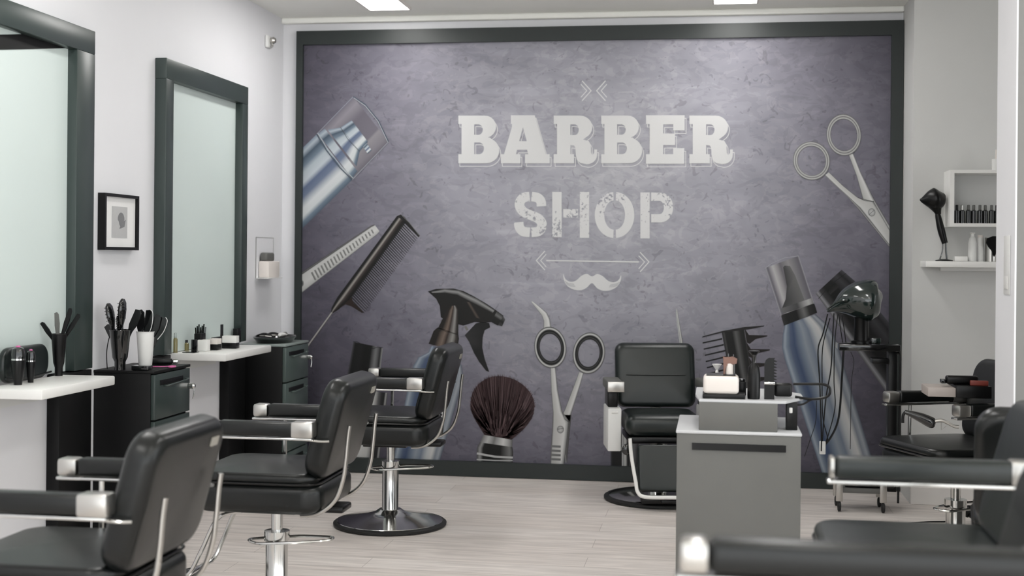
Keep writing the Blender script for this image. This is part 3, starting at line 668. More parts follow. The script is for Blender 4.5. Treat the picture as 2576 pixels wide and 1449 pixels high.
# picture
p0, p1 = onX(262, 490, XL+.03), onX(347, 630, XL+.03)
t = thing('framed_picture', 'small black framed grey drawing between the two mirrors', 'picture', (XL, (p0.y+p1.y)/2, 1.363)); a = (p1.y-p0.y)/2; h = .253
bm = NB(); box(bm, .001, .035, -a, -a+.016, 0, h); box(bm, .001, .035, a-.016, a, 0, h); box(bm, .001, .035, -a+.016, a-.016, 0, .014); box(bm, .001, .035, -a+.016, a-.016, h-.014, h)
obj('frame', bm, BLACK, t, 'black frame', sm=False); obj('mount', B(.001, .022, -a+.016, a-.016, .014, h-.014), CARD, t, 'white mount', sm=False)
obj('drawing', B(.022, .0235, -a*.48, a*.42, h*.22, h*.78), mat('drawing_paper', (180, 180, 180), .7, noise=30), t, 'grey drawing', sm=False)
bm = NB(); slab(bm, [(a*.05+.034*math.cos(R(k))*(.7 if k > 180 else 1), h*.55+.032*math.sin(R(k))) for k in range(0, 360, 20)], .0235, .0238, 'x')
slab(bm, [(-a*.05, h*.38), (a*.25, h*.42), (a*.32, h*.55), (a*.1, h*.5)], .0235, .0239, 'x')
obj('drawn_shape', bm, mat('pencil_grey', (120, 120, 122), .8, noise=60), t, sm=False)
# wall sensor
q = onX(672, 107, XL)
t = thing('wall_sensor', 'small white sensor box high on the left wall near the corner', 'sensor', (XL, q.y, q.z))
obj('back_plate', B(.001, .02, -.045, .03, -.035, .04, .006), WPLAS, t); bm = NB(); lathe(bm, [(.0, .0), (.018, .004), (.022, .02), (.014, .034), (0, .038)], M=Matrix.Translation((.018, .005, .012)) @ Matrix.Rotation(R(90), 4, 'Y')); obj('lens', bm, SATIN, t)
bm = NB(); tube(bm, [(.03, .0, .0), (.035, 0, -.02), (.028, -.01, -.03)], .006); obj('bracket', bm, SATIN, t)
# dispenser and thin wall panel
q0, q1 = onX(643, 597, XL), onX(685, 697, XL)
t = thing('wall_panel', 'thin pale panel on the wall right of the smaller mirror', 'panel', (XL, (q0.y+q1.y)/2, q1.z)); a = (q1.y-q0.y)/2
obj('panel', B(.001, .004, -a, a, 0, q0.z-q1.z), WALL, t, sm=False)
bm = NB(); hh = q0.z-q1.z
for (s0, s1, s2, s3) in ((-a-.002, -a, 0, hh), (a, a+.002, 0, hh), (-a, a, hh, hh+.002)): box(bm, .001, .006, s0, s1, s2, s3)
obj('edge', bm, mat('thin_grey_edge', (150, 150, 148), .5), t, sm=False)
r0, r1 = onX(648, 657, XL), onX(676, 697, XL)
t = thing('soap_dispenser', 'white wall dispenser with grey top beside the smaller mirror', 'dispenser', (XL, (r0.y+r1.y)/2, r1.z)); a = (r1.y-r0.y)/2
obj('body', B(.007, .07, -a, a, 0, (r0.z-r1.z), .006), CREAM, t); bm = NB(); box(bm, .01, .055, -a*.9, a*.5, (r0.z-r1.z), (r0.z-r1.z)+.052, .012, 3); obj('tank', bm, GREY, t)
obj('drip_tray', B(.007, .09, -a-.05, a, -.006, -.0005, .002), WPLAS, t)

# ------------------------------------------------------------------ small things
def lathe_thing(name, label, cat, loc, parts, group=None, rz=0):
    t = thing(name, label, cat, loc, rz, group)
    for pn, prof, m, lb in parts:
        bm = NB(); lathe(bm, prof, seg=28); obj(pn, bm, m, t, lb)
    return t
def tumbler(label, loc, m, foot=False, s=1.0, sz=1.0):
    t = thing('tumbler', label, 'tumbler', loc)
    if foot: pr = [(.024, 0), (.024, .035), (.028, .045), (.033, .055), (.046, .175), (.042, .176), (.03, .06), (0, .056)]
    else: pr = [(.026, 0), (.028, .004), (.040, .165), (.037, .166), (.026, .01), (0, .008)]
    bm = NB(); lathe(bm, [(a*s, b_*sz) for a, b_ in pr]); obj('cup', bm, m, t); bm = NB()
    R_, zz = (pr[4][0], pr[4][1]) if foot else (pr[2][0], pr[2][1])
    tube(bm, [(R_*s*math.cos(R(k)), R_*s*math.sin(R(k)), zz*sz) for k in range(0, 360, 30)], .0022, closed=True, seg=6); obj('rim', bm, m, t)
    return t
def hairbrush(label, loc, tilt, az, L=.20, hw=.026, m=GLOSSB, bristle=True, group=None):
    """long handle standing in a cup, oval head at the top"""
    t = thing('hair_brush', label, 'brush', loc, 0, group)
    Mx = Matrix.Rotation(az, 4, 'Z') @ Matrix.Rotation(tilt, 4, 'Y')
    bm = NB(); tube(bm, [Mx @ Vector((0, 0, 0)), Mx @ Vector((0, 0, L*.3)), Mx @ Vector((0, 0, L*.55))], lambda u: .006+.003*math.sin(u*3)); obj('handle', bm, m, t)
    bm = NB(); prof = [(.006, L*.36), (hw*.45, L*.46), (hw*.85, L*.62), (hw, L*.78), (hw*.84, L*.92), (hw*.45, L*.985), (0, L)]
    lathe(bm, prof, sx=1, sy=.42, M=Mx @ Matrix.Rotation(R(90)-az+R(8), 4, 'Z'), seg=20); obj('brush_head', bm, m, t)
    if bristle:
        bm = NB()
        for i in range(5):
            for j in range(-1, 2):
                p = Vector((j*hw*.45, -hw*.3, L*(.62+.07*i))); pq = p+Vector((0, -hw*.55, 0)); MM = Mx @ Matrix.Rotation(-az+R(20), 4, 'Z')
                tube(bm, [MM @ p, MM @ pq], .0018, seg=5, sm=0)
        obj('bristles', bm, BLACK, t)
    return t
def flat_comb(label, loc, tilt, az, L=.2, wd=.022, m=GLOSSB, edge=False, group=None):
    t = thing('comb', label, 'comb', loc, 0, group); Mx = Matrix.Rotation(az, 4, 'Z') @ Matrix.Rotation(tilt, 4, 'Y')
    bm = NB(); o_ = [(-.005, 0), (.005, 0), (.008, L*.45), (wd*.6, L*.65), (wd*.55, L*.93), (wd*.2, L), (-wd*.4, L*.98), (-wd*.5, L*.6), (-.007, L*.4)]
    slab(bm, o_, -.003, .003, 'y', .001)
    for v in bm.verts: v.co = Mx @ (Matrix.Rotation(-az, 4, 'Z') @ v.co)
    obj('comb_body', bm, m, t)
    if edge:
        bm = NB(); pts = [Mx @ (Matrix.Rotation(-az, 4, 'Z') @ Vector((x, -.004, z))) for x, z in [(.009, L*.4), (wd*.65, L*.65), (wd*.6, L*.93), (wd*.2, L*1.01)]]
        tube(bm, pts, .0016, seg=6); obj('pale_edge', bm, WPLAS, t)
    return t
# on cabinet 1
YC = 5.56
c = onX(300, 700, -2.60); c = Vector((-2.585, onX(302, 880, -2.585).y, ZT))
tumbler('black footed tumbler full of hair brushes on the cabinet', c, GLOSSB, True)
for i, (dx, tl, az, L_, lb, kind) in enumerate([(-.02, -22, 10, .19, 'big oval black hair brush leaning left in the black tumbler', 'b'), (.004, 5, 0, .205, 'oval black hair brush standing upright in the black tumbler', 'b'), (-.006, -6, 60, .15, 'small round bristle brush amid the larger brushes', 's'), (.018, 24, 0, .18, 'flat black brush leaning right in the black tumbler', 'f'), (-.022, -38, -10, .12, 'short black clip leaning far left over the tumbler rim', 'f')]):
    lo = c+Vector((dx*.5, -.01+.008*i, .09))
    if kind == 'b': hairbrush(lb, lo, R(tl*.5), R(az), L_*1.1, .038)
    elif kind == 's': hairbrush(lb, lo, R(tl), R(az), L_, .013)
    else: flat_comb(lb, lo, R(tl*.9), R(az), L_*1.05, .034)
c = Vector((-2.50, onX(366, 880, -2.50).y, ZT))
tumbler('plain white tumbler holding black combs on the cabinet', c, WPLAS)
for i, (dx, tl, L_, lb) in enumerate([(-.014, -2, .185, 'tall flat black comb at the left of the white tumbler'), (-.003, 6, .185, 'tall black comb with pale edge in the middle of the white tumbler'), (.010, 15, .17, 'slanted black comb behind in the white tumbler'), (.018, 22, .165, 'rightmost slanted comb in the white tumbler with a pale rim')]):
    flat_comb(lb, c+Vector((dx, -.012+.008*i, .07)), R(tl), 0, L_*1.05, .034, edge=(i in (1, 3)))
bm = NB(); q = Vector((-2.645, onX(270, 900, -2.645).y, ZT)); tube(bm, [q+Vector((0, 0, .002)), q+Vector((-.003, 0, .08)), q+Vector((.012, 0, .15)), q+Vector((.035, .01, .165))], .0022, seg=6); tag(obj('wire_holder', bm, BLACK), 'thin black wire loop standing left of the black tumbler', 'wire holder')
q = onZ(425, 925, ZT)
t = thing('scissors', 'pink handled scissors lying on the black cabinet', 'scissors', (q.x-.03, q.y-.02, ZT)); bm = NB(); tube(bm, [(-.05, 0, .005), (0, .01, .005), (.03, .03, .005)], .005, flat=.6)
tube(bm, [(.04+.014*math.cos(R(k)), .03+.02*math.sin(R(k)), .005) for k in range(0, 360, 45)], .004, closed=True, seg=6); obj('handle', bm, PINK, t, 'pink handles')
bm = NB(); box(bm, -.09, -.045, -.008, .006, .002, .007); obj('blade', bm, CHROME, t)
t = thing('hair_clipper', 'grey hair clipper lying behind the pink scissors', 'clipper', (-2.50, 5.74, ZT), R(20)); bm = NB(); box(bm, -.07, .03, -.018, .018, .001, .03, .01, 3); obj('body', bm, BLACK, t); obj('blade_head', B(.03, .055, -.016, .016, .006, .024, .003), CHROME, t)
tag(obj('tray', B(-2.53, -2.45, 5.44, 5.49, ZT, ZT+.02, .003), GLOSSB), 'small glossy black case beside the white tumbler foot', 'case')
# shelf 1 items
def sprayer(label, px, py, hgt, rad, m2):
    q = onZ(px, py, ZS); return lathe_thing('hair_product_bottle', label, 'bottle', (q.x, q.y, ZS), [('body', [(rad*.6, 0), (rad*.62, hgt*.06), (rad*.8, hgt*.2), (rad, hgt*.55), (rad, hgt*.64)], BLACK, None), ('collar', [(rad*1.04, hgt*.64), (rad*1.04, hgt*.68)], CHROME, None), ('cap', [(rad, hgt*.68), (rad*1.02, hgt*.8), (rad*.85, hgt*.93), (rad*.4, hgt*.98)], GLOSSB, None), ('pink_tip', [(rad*.4, hgt*.975), (rad*.3, hgt*1.01), (0, hgt*1.02)], PINK, 'pink tip')])
sprayer('larger black bottle with pink tip on the left shelf', 45, 968, .145, .025, PINK)
sprayer('narrower black bottle with pink tip on the left shelf', 77, 962, .125, .017, PINK)
q = onX(148, 925, XL+.075); q = Vector((XL+.085, q.y-.02, ZS))  # mirror reflection of a tumbler and combs, built as solid objects
tumbler('slim black tumbler of curved combs, modelled as a reflection at the left mirror', q, BLACK, True, .66, .96)
for i, (tl, L_, lb) in enumerate([(-34, .1, 'curved black comb drooping left from the slim tumbler'), (-4, .12, 'short straight grey comb in the slim tumbler'), (16, .14, 'curved black comb leaning right in the slim tumbler'), (30, .13, 'black comb furthest right in the slim tumbler')]):
    flat_comb(lb, q+Vector((0, -.014+.009*i, .125)), R(tl), R(20), L_*1.1, .018, GREY if i == 1 else BLACK)
t = thing('chair_back_reflection', 'dark rounded pad modelled as a chair back reflected low in the left mirror', 'chair back', (XL+.04, 4.76, ZS))
bm = NB(); pillow(bm, -.19, .15, 0, .135, .055, .0, .03, 'x', .012); obj('pad', bm, LEATHG, t); bm = NB(); tube(bm, [(.032, -.18, .02), (.032, 0, .012), (.032, .16, .02)], .004); obj('seam', bm, LEATHER, t)  # solid pad stands in for a chair back reflected in the glass
# shelf 2 items
def blk(name, label, cat, px, py, z, wx, wy, hz, m, bev=.004, lid=None):
    q = onZ(px, py, z); t = thing(name, label, cat, (q.x, q.y, z)); obj('body', B(-wx/2, wx/2, -wy/2, wy/2, .0005, hz, bev), m, t)
    if lid: obj('lid', B(-wx/2*.96, wx/2*.96, -wy/2*.96, wy/2*.96, hz, hz+lid[0], bev*.5), lid[1], t)
    return t
def smallbottle(name, label, px, py, z, r_, hz, m, capm, group=None):
    q = onZ(px, py, z)
    return lathe_thing(name, label, 'bottle', (q.x, q.y, z), [('body', [(r_, 0), (r_, hz*.66), (r_*.6, hz*.74)], m, None), ('cap', [(r_*.62, hz*.74), (r_*.62, hz*.98), (r_*.4, hz)], capm, None)], group)
smallbottle('scent_bottle', 'slim gold glass bottle at the near corner of the smaller shelf', 441, 887, ZS, .011, .10, GOLD, GLASS)
smallbottle('scent_bottle', 'short dark gold bottle left of the black card stand', 469, 882, ZS, .012, .055, GOLD, GLOSSB)
t = thing('card_stand', 'small upright black card stand on the smaller shelf', 'stand', tuple(onZ(488, 887, ZS))); obj('panel', B(-.014, .016, -.004, .006, .003, .066, .002), GLOSSB, t); obj('foot', B(-.05, .016, -.03, .03, .0005, .004, .001), GLOSSB, t)
blk('storage_box', 'white box nearest the card stand on the smaller shelf', 'box', 513, 883, ZS, .05, .05, .058, WHITE, .003)
blk('storage_box', 'low cream box in the middle of the smaller shelf', 'box', 541, 880, ZS, .05, .06, .03, BLACK, .003, (.028, CREAM))
blk('storage_box', 'white box at the far end of the smaller shelf', 'box', 580, 876, ZS, .08, .05, .03, BLACK, .003, (.036, WHITE))
q = Vector((XL+.09, onX(503, 850, XL+.09).y, ZS))  # cup and black boxes below: mirror reflections built as solid objects
t = thing('tool_cup', 'black cup bristling with hair tools, modelled as a reflection at the smaller mirror', 'cup', q); obj('cup', B(-.02, .02, -.03, .03, .0005, .09, .004), BLACK, t)
bm = NB()
for k in range(7): tube(bm, [(-.012+.004*k, -.02+.007*k, .05), (-.012+.005*k, -.03+.01*k, .12+.008*(k % 3))], .004, seg=6, sm=0)
obj('tool_handles', bm, GLOSSB, t)
blk('product_box', 'tall black box modelled as a reflection at the smaller mirror', 'box', 552, 866, ZS, .03, .04, .11, GLOSSB, .002)
tag(obj('tray', B(XL+.065, XL+.09, 6.62, 6.72, ZS, ZS+.055, .006), BLACK), 'low black case modelled as a reflection between tool cup and tall black box', 'case')
blk('product_box', 'square black box modelled as a reflection beside the right frame of the smaller mirror', 'box', 596, 862, ZS, .03, .05, .08, BLACK, .002)
# cabinet 2 top clutter
def onc(px, py): return onZ(px, py, ZT)
t = thing('tool_tray', 'shallow black tray on the cabinet by the mural', 'tray', (-2.55, 7.40, ZT)); bm = NB(); lathe(bm, [(.10, 0), (.125, .034), (.12, .036), (.1, .006), (0, .005)], sx=.95, sy=1.5); obj('dish', bm, GLOSSB, t)
bm = NB(); tube(bm, [(.125*.9*math.cos(R(k)), .125*1.45*math.sin(R(k)), .029) for k in range(0, 360, 20)], .003, seg=6, closed=True); obj('rim', bm, CABF, t)
for k, (dx, dy, m, lb) in enumerate([(-.05, -.05, BLACK, 'black folded clip in the cabinet tray'), (-.02, .03, BLACK, 'second black clip deeper in the cabinet tray'), (.05, .0, WPLAS, 'white handled trimmer lying in the cabinet tray'), (.04, .09, SATIN, 'steel clip at the far edge of the cabinet tray')]):
    t = thing('hair_clip', lb, 'clip', (-2.55+dx, 7.40+dy, ZT+.03), R(40*k)); bm = NB(); tube(bm, [(-.045, 0, .008), (-.01, .012, .016), (.02, .004, .014), (.05, .016, .006)], lambda u: .005+.009*math.sin(u*3.1), flat=.7); obj('arm', bm, m, t)
    bm = NB(); tube(bm, [(-.04, .01, .006), (0, -.006, .008), (.045, .004, .004)], .005); obj('spring', bm, SATIN, t)
# ------------------------------------------------------------------ styling chairs (front is -x)
def styling_chair(label, x, y, rz=0, arms=(-1, 1), footrest=False, cz=0, tagon=True, pad=LEATHER, base=True, acz=None, aext=0, cap=.06):
    seatz = cz; cz = cz if acz is None else acz
    t = thing('styling_chair', label, 'chair', (x, y, 0), rz)
    bm = NB(); pillow(bm, -.25, .235, -.235, .235, .075, .425+seatz, .535+seatz, 'z', .035); obj('seat_base', bm, pad, t)
    bm = NB(); pillow(bm, -.256, .215, -.238, .238, .075, .530+seatz, .572+seatz, 'z', .02, puff=.014)
    obj('seat_cushion', bm, pad, t)
    pts = [(a, b_, .536+seatz) for a, b_ in rrect(-.257, .222, -.24, .24, .07, 4)]
    bm = NB(); tube(bm, pts, .0045, seg=6, closed=True, sm=0); obj('piping', bm, BLACK, t)
    ln = R(15); Mb = Matrix.Translation((.205, 0, .565+seatz)) @ Matrix.Rotation(ln, 4, 'Y')
    bm = NB(); pillow(bm, -.24, .24, -.01, .352, .07, -.045, .042, 'x', .032, puff=.006)
    for v in bm.verts:
        v.co = Mb @ v.co
    bk = obj('backrest', bm, pad, t)
    if tagon:
        bm = NB(); slab(bm, rrect(.115, .165, .285, .31, .003), .0445, .048, 'x')
        for v in bm.verts: v.co = Mb @ v.co
        obj('maker_plate', bm, LABELM, bk, 'small pale plate')
    for s in arms:
        yy = .265*s
        A = thing_part = obj('armrest', B(-.185-aext+cap, .155, yy-.027, yy+.027, .712+cz, .763+cz, .012, 3), pad, t)
        bm = NB(); box(bm, .145, .225, yy-.029, yy+.029, .709+cz, .766+cz, .008, 2); obj('arm_end_cap', bm, SATIN, A, 'chrome end'); obj('arm_end_cap', B(-.185-aext, -.185-aext+cap, yy-.029, yy+.029, .712+cz, .762+cz, .010, 2), SATIN, A, 'chrome end')
        bm = NB(); box(bm, -.19-aext, .22, yy-.022, yy+.022, .700+cz, .709+cz, .003); tube(bm, [(.18, yy, .703+cz), (.24, yy, .698+cz), (.275, yy*.97, .698+cz)], .009, sm=3, flat=.6); obj('arm_rail', bm, CHROME, A)
        if s < 0: continue
        bm = NB(); tube(bm, [(-.06, yy, .703+cz), (-.06, yy, .50+cz), (-.05, yy*.93, .47+cz), (-.04, yy*.8, .455+cz)], .0075, seg=8); obj('arm_post', bm, CHROME, A)
    for s in (-1, 1):
        bm = NB(); yy = .185*s
        tube(bm, [(.328, yy, .745+seatz), (.322, yy, .70+seatz), (.315, yy, .62+seatz), (.305, yy, .55+seatz), (.275, yy, .475+seatz), (.215, yy, .428+seatz), (.15, yy, .418+seatz)], .0095, flat=.75); obj('back_support', bm, SATIN, t)
    bm = NB(); box(bm, .04, .27, -.06, .06, .405+seatz, .43+seatz, .008); box(bm, -.12, .1, -.09, .09, .40+seatz, .424+seatz, .004); obj('seat_plate', bm, BLACK, t)
    if base:
        bm = NB(); lathe(bm, [(.021, .30), (.021, .402+seatz)], seg=24); obj('piston', bm, CHROME, t)
        bm = NB(); lathe(bm, [(.044, .05), (.041, .055), (.041, .285), (.047, .288), (.047, .322), (.022, .324)]); obj('column', bm, CHROME, t)
        bm = NB(); tube(bm, [(-.105, -.008, .285), (-.06, -.05, .282), (0, -.057, .286), (.10, -.055, .293), (.19, -.035, .298), (.215, 0, .3), (.19, .035, .298), (.08, .055, .293), (0, .057, .286), (-.06, .045, .283)], .0055, closed=True, seg=8); obj('pump_lever', bm, CHROME, t)
        bm = NB(); lathe(bm, [(.0, .02), (.268, .018), (.262, .026), (.20, .037), (.12, .054), (.075, .068), (.055, .082), (.0, .082)], seg=64); obj('base_disc', bm, CHROME, t)
        bm = NB(); lathe(bm, [(.27, .001), (.282, .006), (.283, .016), (.274, .023), (.262, .024), (.25, .001)], seg=64); obj('rubber_rim', bm, RUBBER, t, 'black rubber rim')
    if footrest:
        F = None
        bm = NB()
        for s in (-1, 1):
            tube(bm, [(-.10, .10*s, .41), (-.19, .10*s, .38), (-.25, .11*s, .26), (-.30, .12*s, .17), (-.40, .13*s, .125), (-.50, .13*s, .115)], .011, flat=.7)
        tube(bm, [(-.50, -.13, .115), (-.53, 0, .115), (-.50, .13, .115)], .011, flat=.7); tube(bm, [(-.30, -.12, .17), (-.31, 0, .165), (-.30, .12, .17)], .009)
        F = obj('footrest_frame', bm, CHROME, t); obj('foot_plate', B(-.49, -.34, -.11, .11, .122, .134, .004), BLACK, F)
    return t
styling_chair('dark leather styling chair nearest on the left, cut by the frame', -1.67, 3.27)
styling_chair('dark leather styling chair in the middle of the left row, with footrest', -1.605, 4.70, footrest=True)
styling_chair('dark leather styling chair farthest back, on a round chrome base', -1.60, 6.41)

# ------------------------------------------------------------------ leather barber chair facing the viewer
def barber_chair(x, y, rz):
    t = thing('barber_chair', 'green-black leather barber chair facing forward before the mural', 'chair', (x, y, 0), rz)   # front is -y
    bm = NB(); pillow(bm, -.228, .228, .50, .86, .05, .10, .19, 'y', .035, puff=.008)
    for v in bm.verts:
        v.co.y += (v.co.z-.5)*.22
    b_ = obj('backrest', bm, LEATHG, t)
    bm = NB(); tube(bm, [(-.17, .128, .685), (0, .122, .683), (.17, .128, .685)], .003); obj('seam', bm, LEATHER, b_)
    bm = NB(); pillow(bm, -.21, .21, -.25, .13, .05, .38, .50, 'z', .05, puff=.012)
    obj('seat_cushion', bm, LEATHG, t)
    bm = NB(); box(bm, -.19, .19, -.22, .14, .34, .379, .01); obj('seat_pan', bm, BLACK, t)
    bm = NB(); box(bm, -.03, .03, .14, .17, .37, .60, .008); box(bm, -.15, .15, .15, .165, .50, .53, .003); obj('back_bracket', bm, CHROME, t)
    for s in (-1, 1):
        a, c_ = sorted((s*.225, s*.30))
        A = obj('arm_side', B(a, c_, -.16, .10, .29, .525, .008), WPLAS, t, 'pale arm side panel')
        obj('arm_post', B(a+.005, c_-.015, -.10, .08, .525, .62, .006), BLACK, A)
        obj('armrest', B(a-.005, c_+.01, -.18, .12, .62, .672, .01, 3), GREY, A); obj('arm_end_cap', B(a-.006, c_+.011, -.20, -.175, .618, .674, .004), SATIN, A)
        bm = NB(); tube(bm, [(a+.02, -.165, .505), (c_-.02, -.165, .505)], .006); obj('arm_slot', bm, WHITE, A)
    bm = NB(); Ml = Matrix.Translation((0, -.27, .345)) @ Matrix.Rotation(R(-14), 4, 'X')
    pillow(bm, -.15, .17, -.25, 0, .025, -.015, .03, 'y', .014)
    for v in bm.verts: v.co = Ml @ v.co
    lr = obj('leg_rest', bm, LEATHG, t)
    bm = NB(); tube(bm, [Ml @ Vector(p) for p in [(-.19, -.01, .03), (-.185, -.01, -.06), (-.165, -.015, -.20), (-.155, -.02, -.255), (-.12, -.03, -.28), (0, -.03, -.283), (.13, -.03, -.28), (.165, -.02, -.255), (.175, -.015, -.20), (.19, -.01, .03)]], .010); obj('leg_rest_frame', bm, WHITE, lr, 'bright chrome loop')
    bm = NB(); box(bm, -.13, .13, -.33, -.25, .035, .07, .006); box(bm, -.03, .2, -.36, -.30, .045, .06, .003); obj('foot_plate', bm, BLACK, t)
    bm = NB(); lathe(bm, [(.07, .03), (.06, .06), (.055, .33)]); obj('column', bm, CHROME, t)
    bm = NB(); lathe(bm, [(0, .016), (.283, .016), (.275, .022), (.15, .035), (.08, .05), (0, .05)], seg=64); obj('base_disc', bm, CHROME, t)
    bm = NB(); lathe(bm, [(.285, .001), (.302, .006), (.302, .018), (.29, .025), (.276, .025), (.26, .001)], seg=64); obj('rubber_rim', bm, RUBBER, t, 'black rubber rim')
    bm = NB(); lathe(bm, [(.03, 0), (.03, .02), (.022, .026), (0, .027)], M=Matrix.Translation((-.20, -.21, .31)) @ Matrix.Rotation(R(90), 4, 'X'), seg=24); obj('side_knob', bm, GLOSSB, t, 'round dark knob')
    return t
q = onZ(1655, 1258, 0)
barber_chair(q.x, q.y+.02, R(10))

# ------------------------------------------------------------------ grey tool station
YS = 4.77
gx0, gx1 = onY(1701, 1260, YS).x, onY(2014, 1260, YS).x
gz = (onY(1702, 1082, YS).z+onY(2015, 1090, YS).z)/2
st = thing('tool_station', 'grey box tool station with a black slot, right of centre', 'cabinet', ((gx0+gx1)/2, YS, 0)); hw = (gx1-gx0)/2
obj('body', B(-hw, hw, 0, .47, .001, gz-.012, .003), GREY, st, 'grey laminate body')
obj('top_panel', B(-hw-.003, hw+.003, -.003, .473, gz-.012, gz, .004), GREYT, st, 'pale top')
a0, a1 = onY(1741, 1122, YS), onY(1977, 1130, YS); oc = (gx0+gx1)/2
bm = NB(); box(bm, a0.x-oc, a1.x-oc, -.006, .001, a0.z-.012, a0.z+.012); obj('slot', bm, BLACK, st, 'long black slot', sm=False)
u0, u1 = onY(1758, 1045, YS+.02), onY(1956, 1045, YS+.02); uz = onY(1860, 1009, YS+.02).z
obj('riser_box', B(u0.x-oc, u1.x-oc, .012, .45, gz, uz-.006, .003), GREY, st, 'grey raised box')
bm = NB(); slab(bm, [(u0.x-oc-.015, .20), (u0.x-oc, .015), (u1.x-oc, .015), (u1.x-oc+.03, .02), (u1.x-oc+.10, .16), (u1.x-oc+.10, .30), (u1.x-oc, .46), (u0.x-oc-.015, .46)], uz-.006, uz+.004, 'z', .002); obj('tray_plate', bm, GREYT, st, 'pale tray plate')
g0 = onY(1977, 1050, YS+.10)
bm = NB(); box(bm, g0.x-oc, g0.x-oc+.04, .08, .13, gz, uz-.0065, .003); obj('tray_support', bm, BLACK, st)
obj('support_knob', B(g0.x-oc+.010, g0.x-oc+.022, .074, .081, uz-.045, uz-.025, .003), WHITE, st, 'white square mark')
ZTR = uz+.0045
def onT(px, Yv): return Vector((onY(px, 980, Yv).x, Yv, ZTR))
q = onT(1815, 4.86)
t = thing('wax_warmer', 'cream rounded box on a black base on the station tray', 'container', q); obj('base', B(-.068, .085, -.05, .07, 0, .016, .003), BLACK, t); obj('body', B(-.066, .062, -.048, .06, .016, .082, .014, 4), CREAM, t); obj('lid_seam', B(-.055, .05, -.04, .05, .0825, .085, .001), BLACK, t)
q = q+Vector((.028, .0, .086))
t = thing('perfume_bottle', 'brown topped bottle standing on the cream box', 'bottle', q); bm = NB(); lathe(bm, [(.014, 0), (.014, .038), (.007, .042)], seg=20); obj('body', bm, CREAM, t)
bm = NB(); slab(bm, [(-.022, .035), (-.024, .064), (-.006, .060), (.012, .064), (.028, .056), (.026, .040), (.012, .034), (-.004, .040), (-.014, .03), (-.016, 0), (-.022, 0)], -.012, .012, 'y', .003); obj('spray_head', bm, BROWN, t, 'glossy brown head')
bm = NB(); tube(bm, [(-.004, 0, .06), (-.004, 0, .074)], .0018, seg=6, sm=0); tube(bm, [(.014, 0, .05), (.014, 0, .072)], .0018, seg=6, sm=0); tube(bm, [(.018, .0, .0), (.018, 0, .04)], .002, seg=6, sm=0); obj('pins', bm, GLOSSB, t)
t = thing('reflection_dish', 'small white dish modelled from a reflection beside the brown bottle', 'dish', (onT(1803, 4.9).x, 4.90, ZTR+.087)); bm = NB(); lathe(bm, [(.006, 0), (.004, .01), (.016, .028), (.018, .031), (.014, .031), (0, .026)], seg=20); obj('bowl', bm, WHITE, t)  # solid white dish stands in for a floating reflection
q = onT(1866, 4.95)
t = thing('cream_jar', 'small black jar right of the cream box', 'jar', q); obj('body', B(-.012, .016, -.012, .014, 0, .052, .003), BLACK, t); obj('cap', B(-.010, .012, -.009, .011, .052, .062, .002), GLOSSB, t)
q = onT(1896, 4.84)
lathe_thing('spray_bottle', 'tall black bottle with flared top on the station', 'bottle', q, [('body', [(.022, 0), (.023, .01), (.023, .09), (.019, .115), (.008, .13)], BLACK, None), ('neck', [(.008, .13), (.0085, .155), (.010, .16)], GLOSSB, None), ('flared_cap', [(.010, .16), (.021, .172), (.020, .174), (0, .170)], BLACK, None)])
q = onT(1936, 4.84)
t = thing('clipper_comb', 'upright black comb with teeth along its right edge', 'comb', q)
o_ = [(-.019, 0), (.017, 0), (.017, .055)]
for k in range(8): o_ += [(.015, .058+.011*k), (.027, .060+.011*k), (.015, .066+.011*k)]
o_ += [(.018, .150), (-.004, .150), (-.014, .142), (-.019, .128)]
bm = NB(); slab(bm, o_, -.006, .006, 'y'); obj('comb_body', bm, BLACK, t, sm=False); obj('chrome_band', B(-.020, .019, -.008, .008, .053, .063, .002), CHROME, t, 'chrome band')
q = Vector((onY(1975, 980, 4.90).x, 4.90, onY(1975, 980, 4.90).z))
t = thing('curling_iron', 'black curling tool with a long looped handle jutting right from the station', 'hair tool', q)
bm = NB(); box(bm, -.04, .025, -.016, .016, -.026, .024, .010, 3); obj('body', bm, BLACK, t)
bm = NB(); e = lambda px, py: tuple(onY(px, py, 4.90)-q)
tube(bm, [e(1995, 966), e(2040, 966), e(2070, 967), e(2086, 974), e(2087, 990), e(2075, 1000), e(2040, 1004), e(2000, 998)], .0055, seg=10, flat=.9); obj('loop_handle', bm, BLACK, t)
bm = NB(); tube(bm, [e(2062, 1003), e(2040, 1006), e(2022, 1016), e(2006, 1019)], .0035); obj('hook', bm, BLACK, t)

# ------------------------------------------------------------------ hood dryer on trolley
YD = 7.30
A_ = onY(2112, 1276, YD-.02); Bp = onY(2224, 1281, YD-.02)
tr = thing('dryer_trolley', 'tall black wheeled trolley at the right edge of the mural', 'trolley', (.78, YD, 0)); ox = .78
tp = onY(2107, 873, YD); tq = onY(2259, 873, YD); tz = onY(2180, 864, YD).z
obj('top_shelf', B(tp.x-ox, min(tq.x, 1.06)-ox, -.10, .12, tz-.035, tz, .004), GLOSSB, tr)
pq = onY(2234, 1000, YD); pr_ = onY(2257, 1000, YD)
obj('post', B(pq.x-ox, pr_.x-ox, .0, .08, .10, tz-.036, .003), BLACK, tr)
bm = NB(); l0, l1 = onY(2192, 905, YD), onY(2250, 905, YD); box(bm, l0.x-ox, pq.x-ox-.0005, -.04, .06, l0.z-.018, l0.z+.010, .003); obj('side_arm', bm, BLACK, tr)
bm = NB(); xx = onY(2264, 1000, YD-.06).x-ox; tube(bm, [(pr_.x-ox-.01, -.03, tz-.05), (xx, -.05, tz-.055), (xx+.002, -.05, tz-.2), (xx, -.05, .45), (xx-.004, -.05, .05)], .006, seg=8, sm=4); obj('side_rail', bm, BLACK, tr)
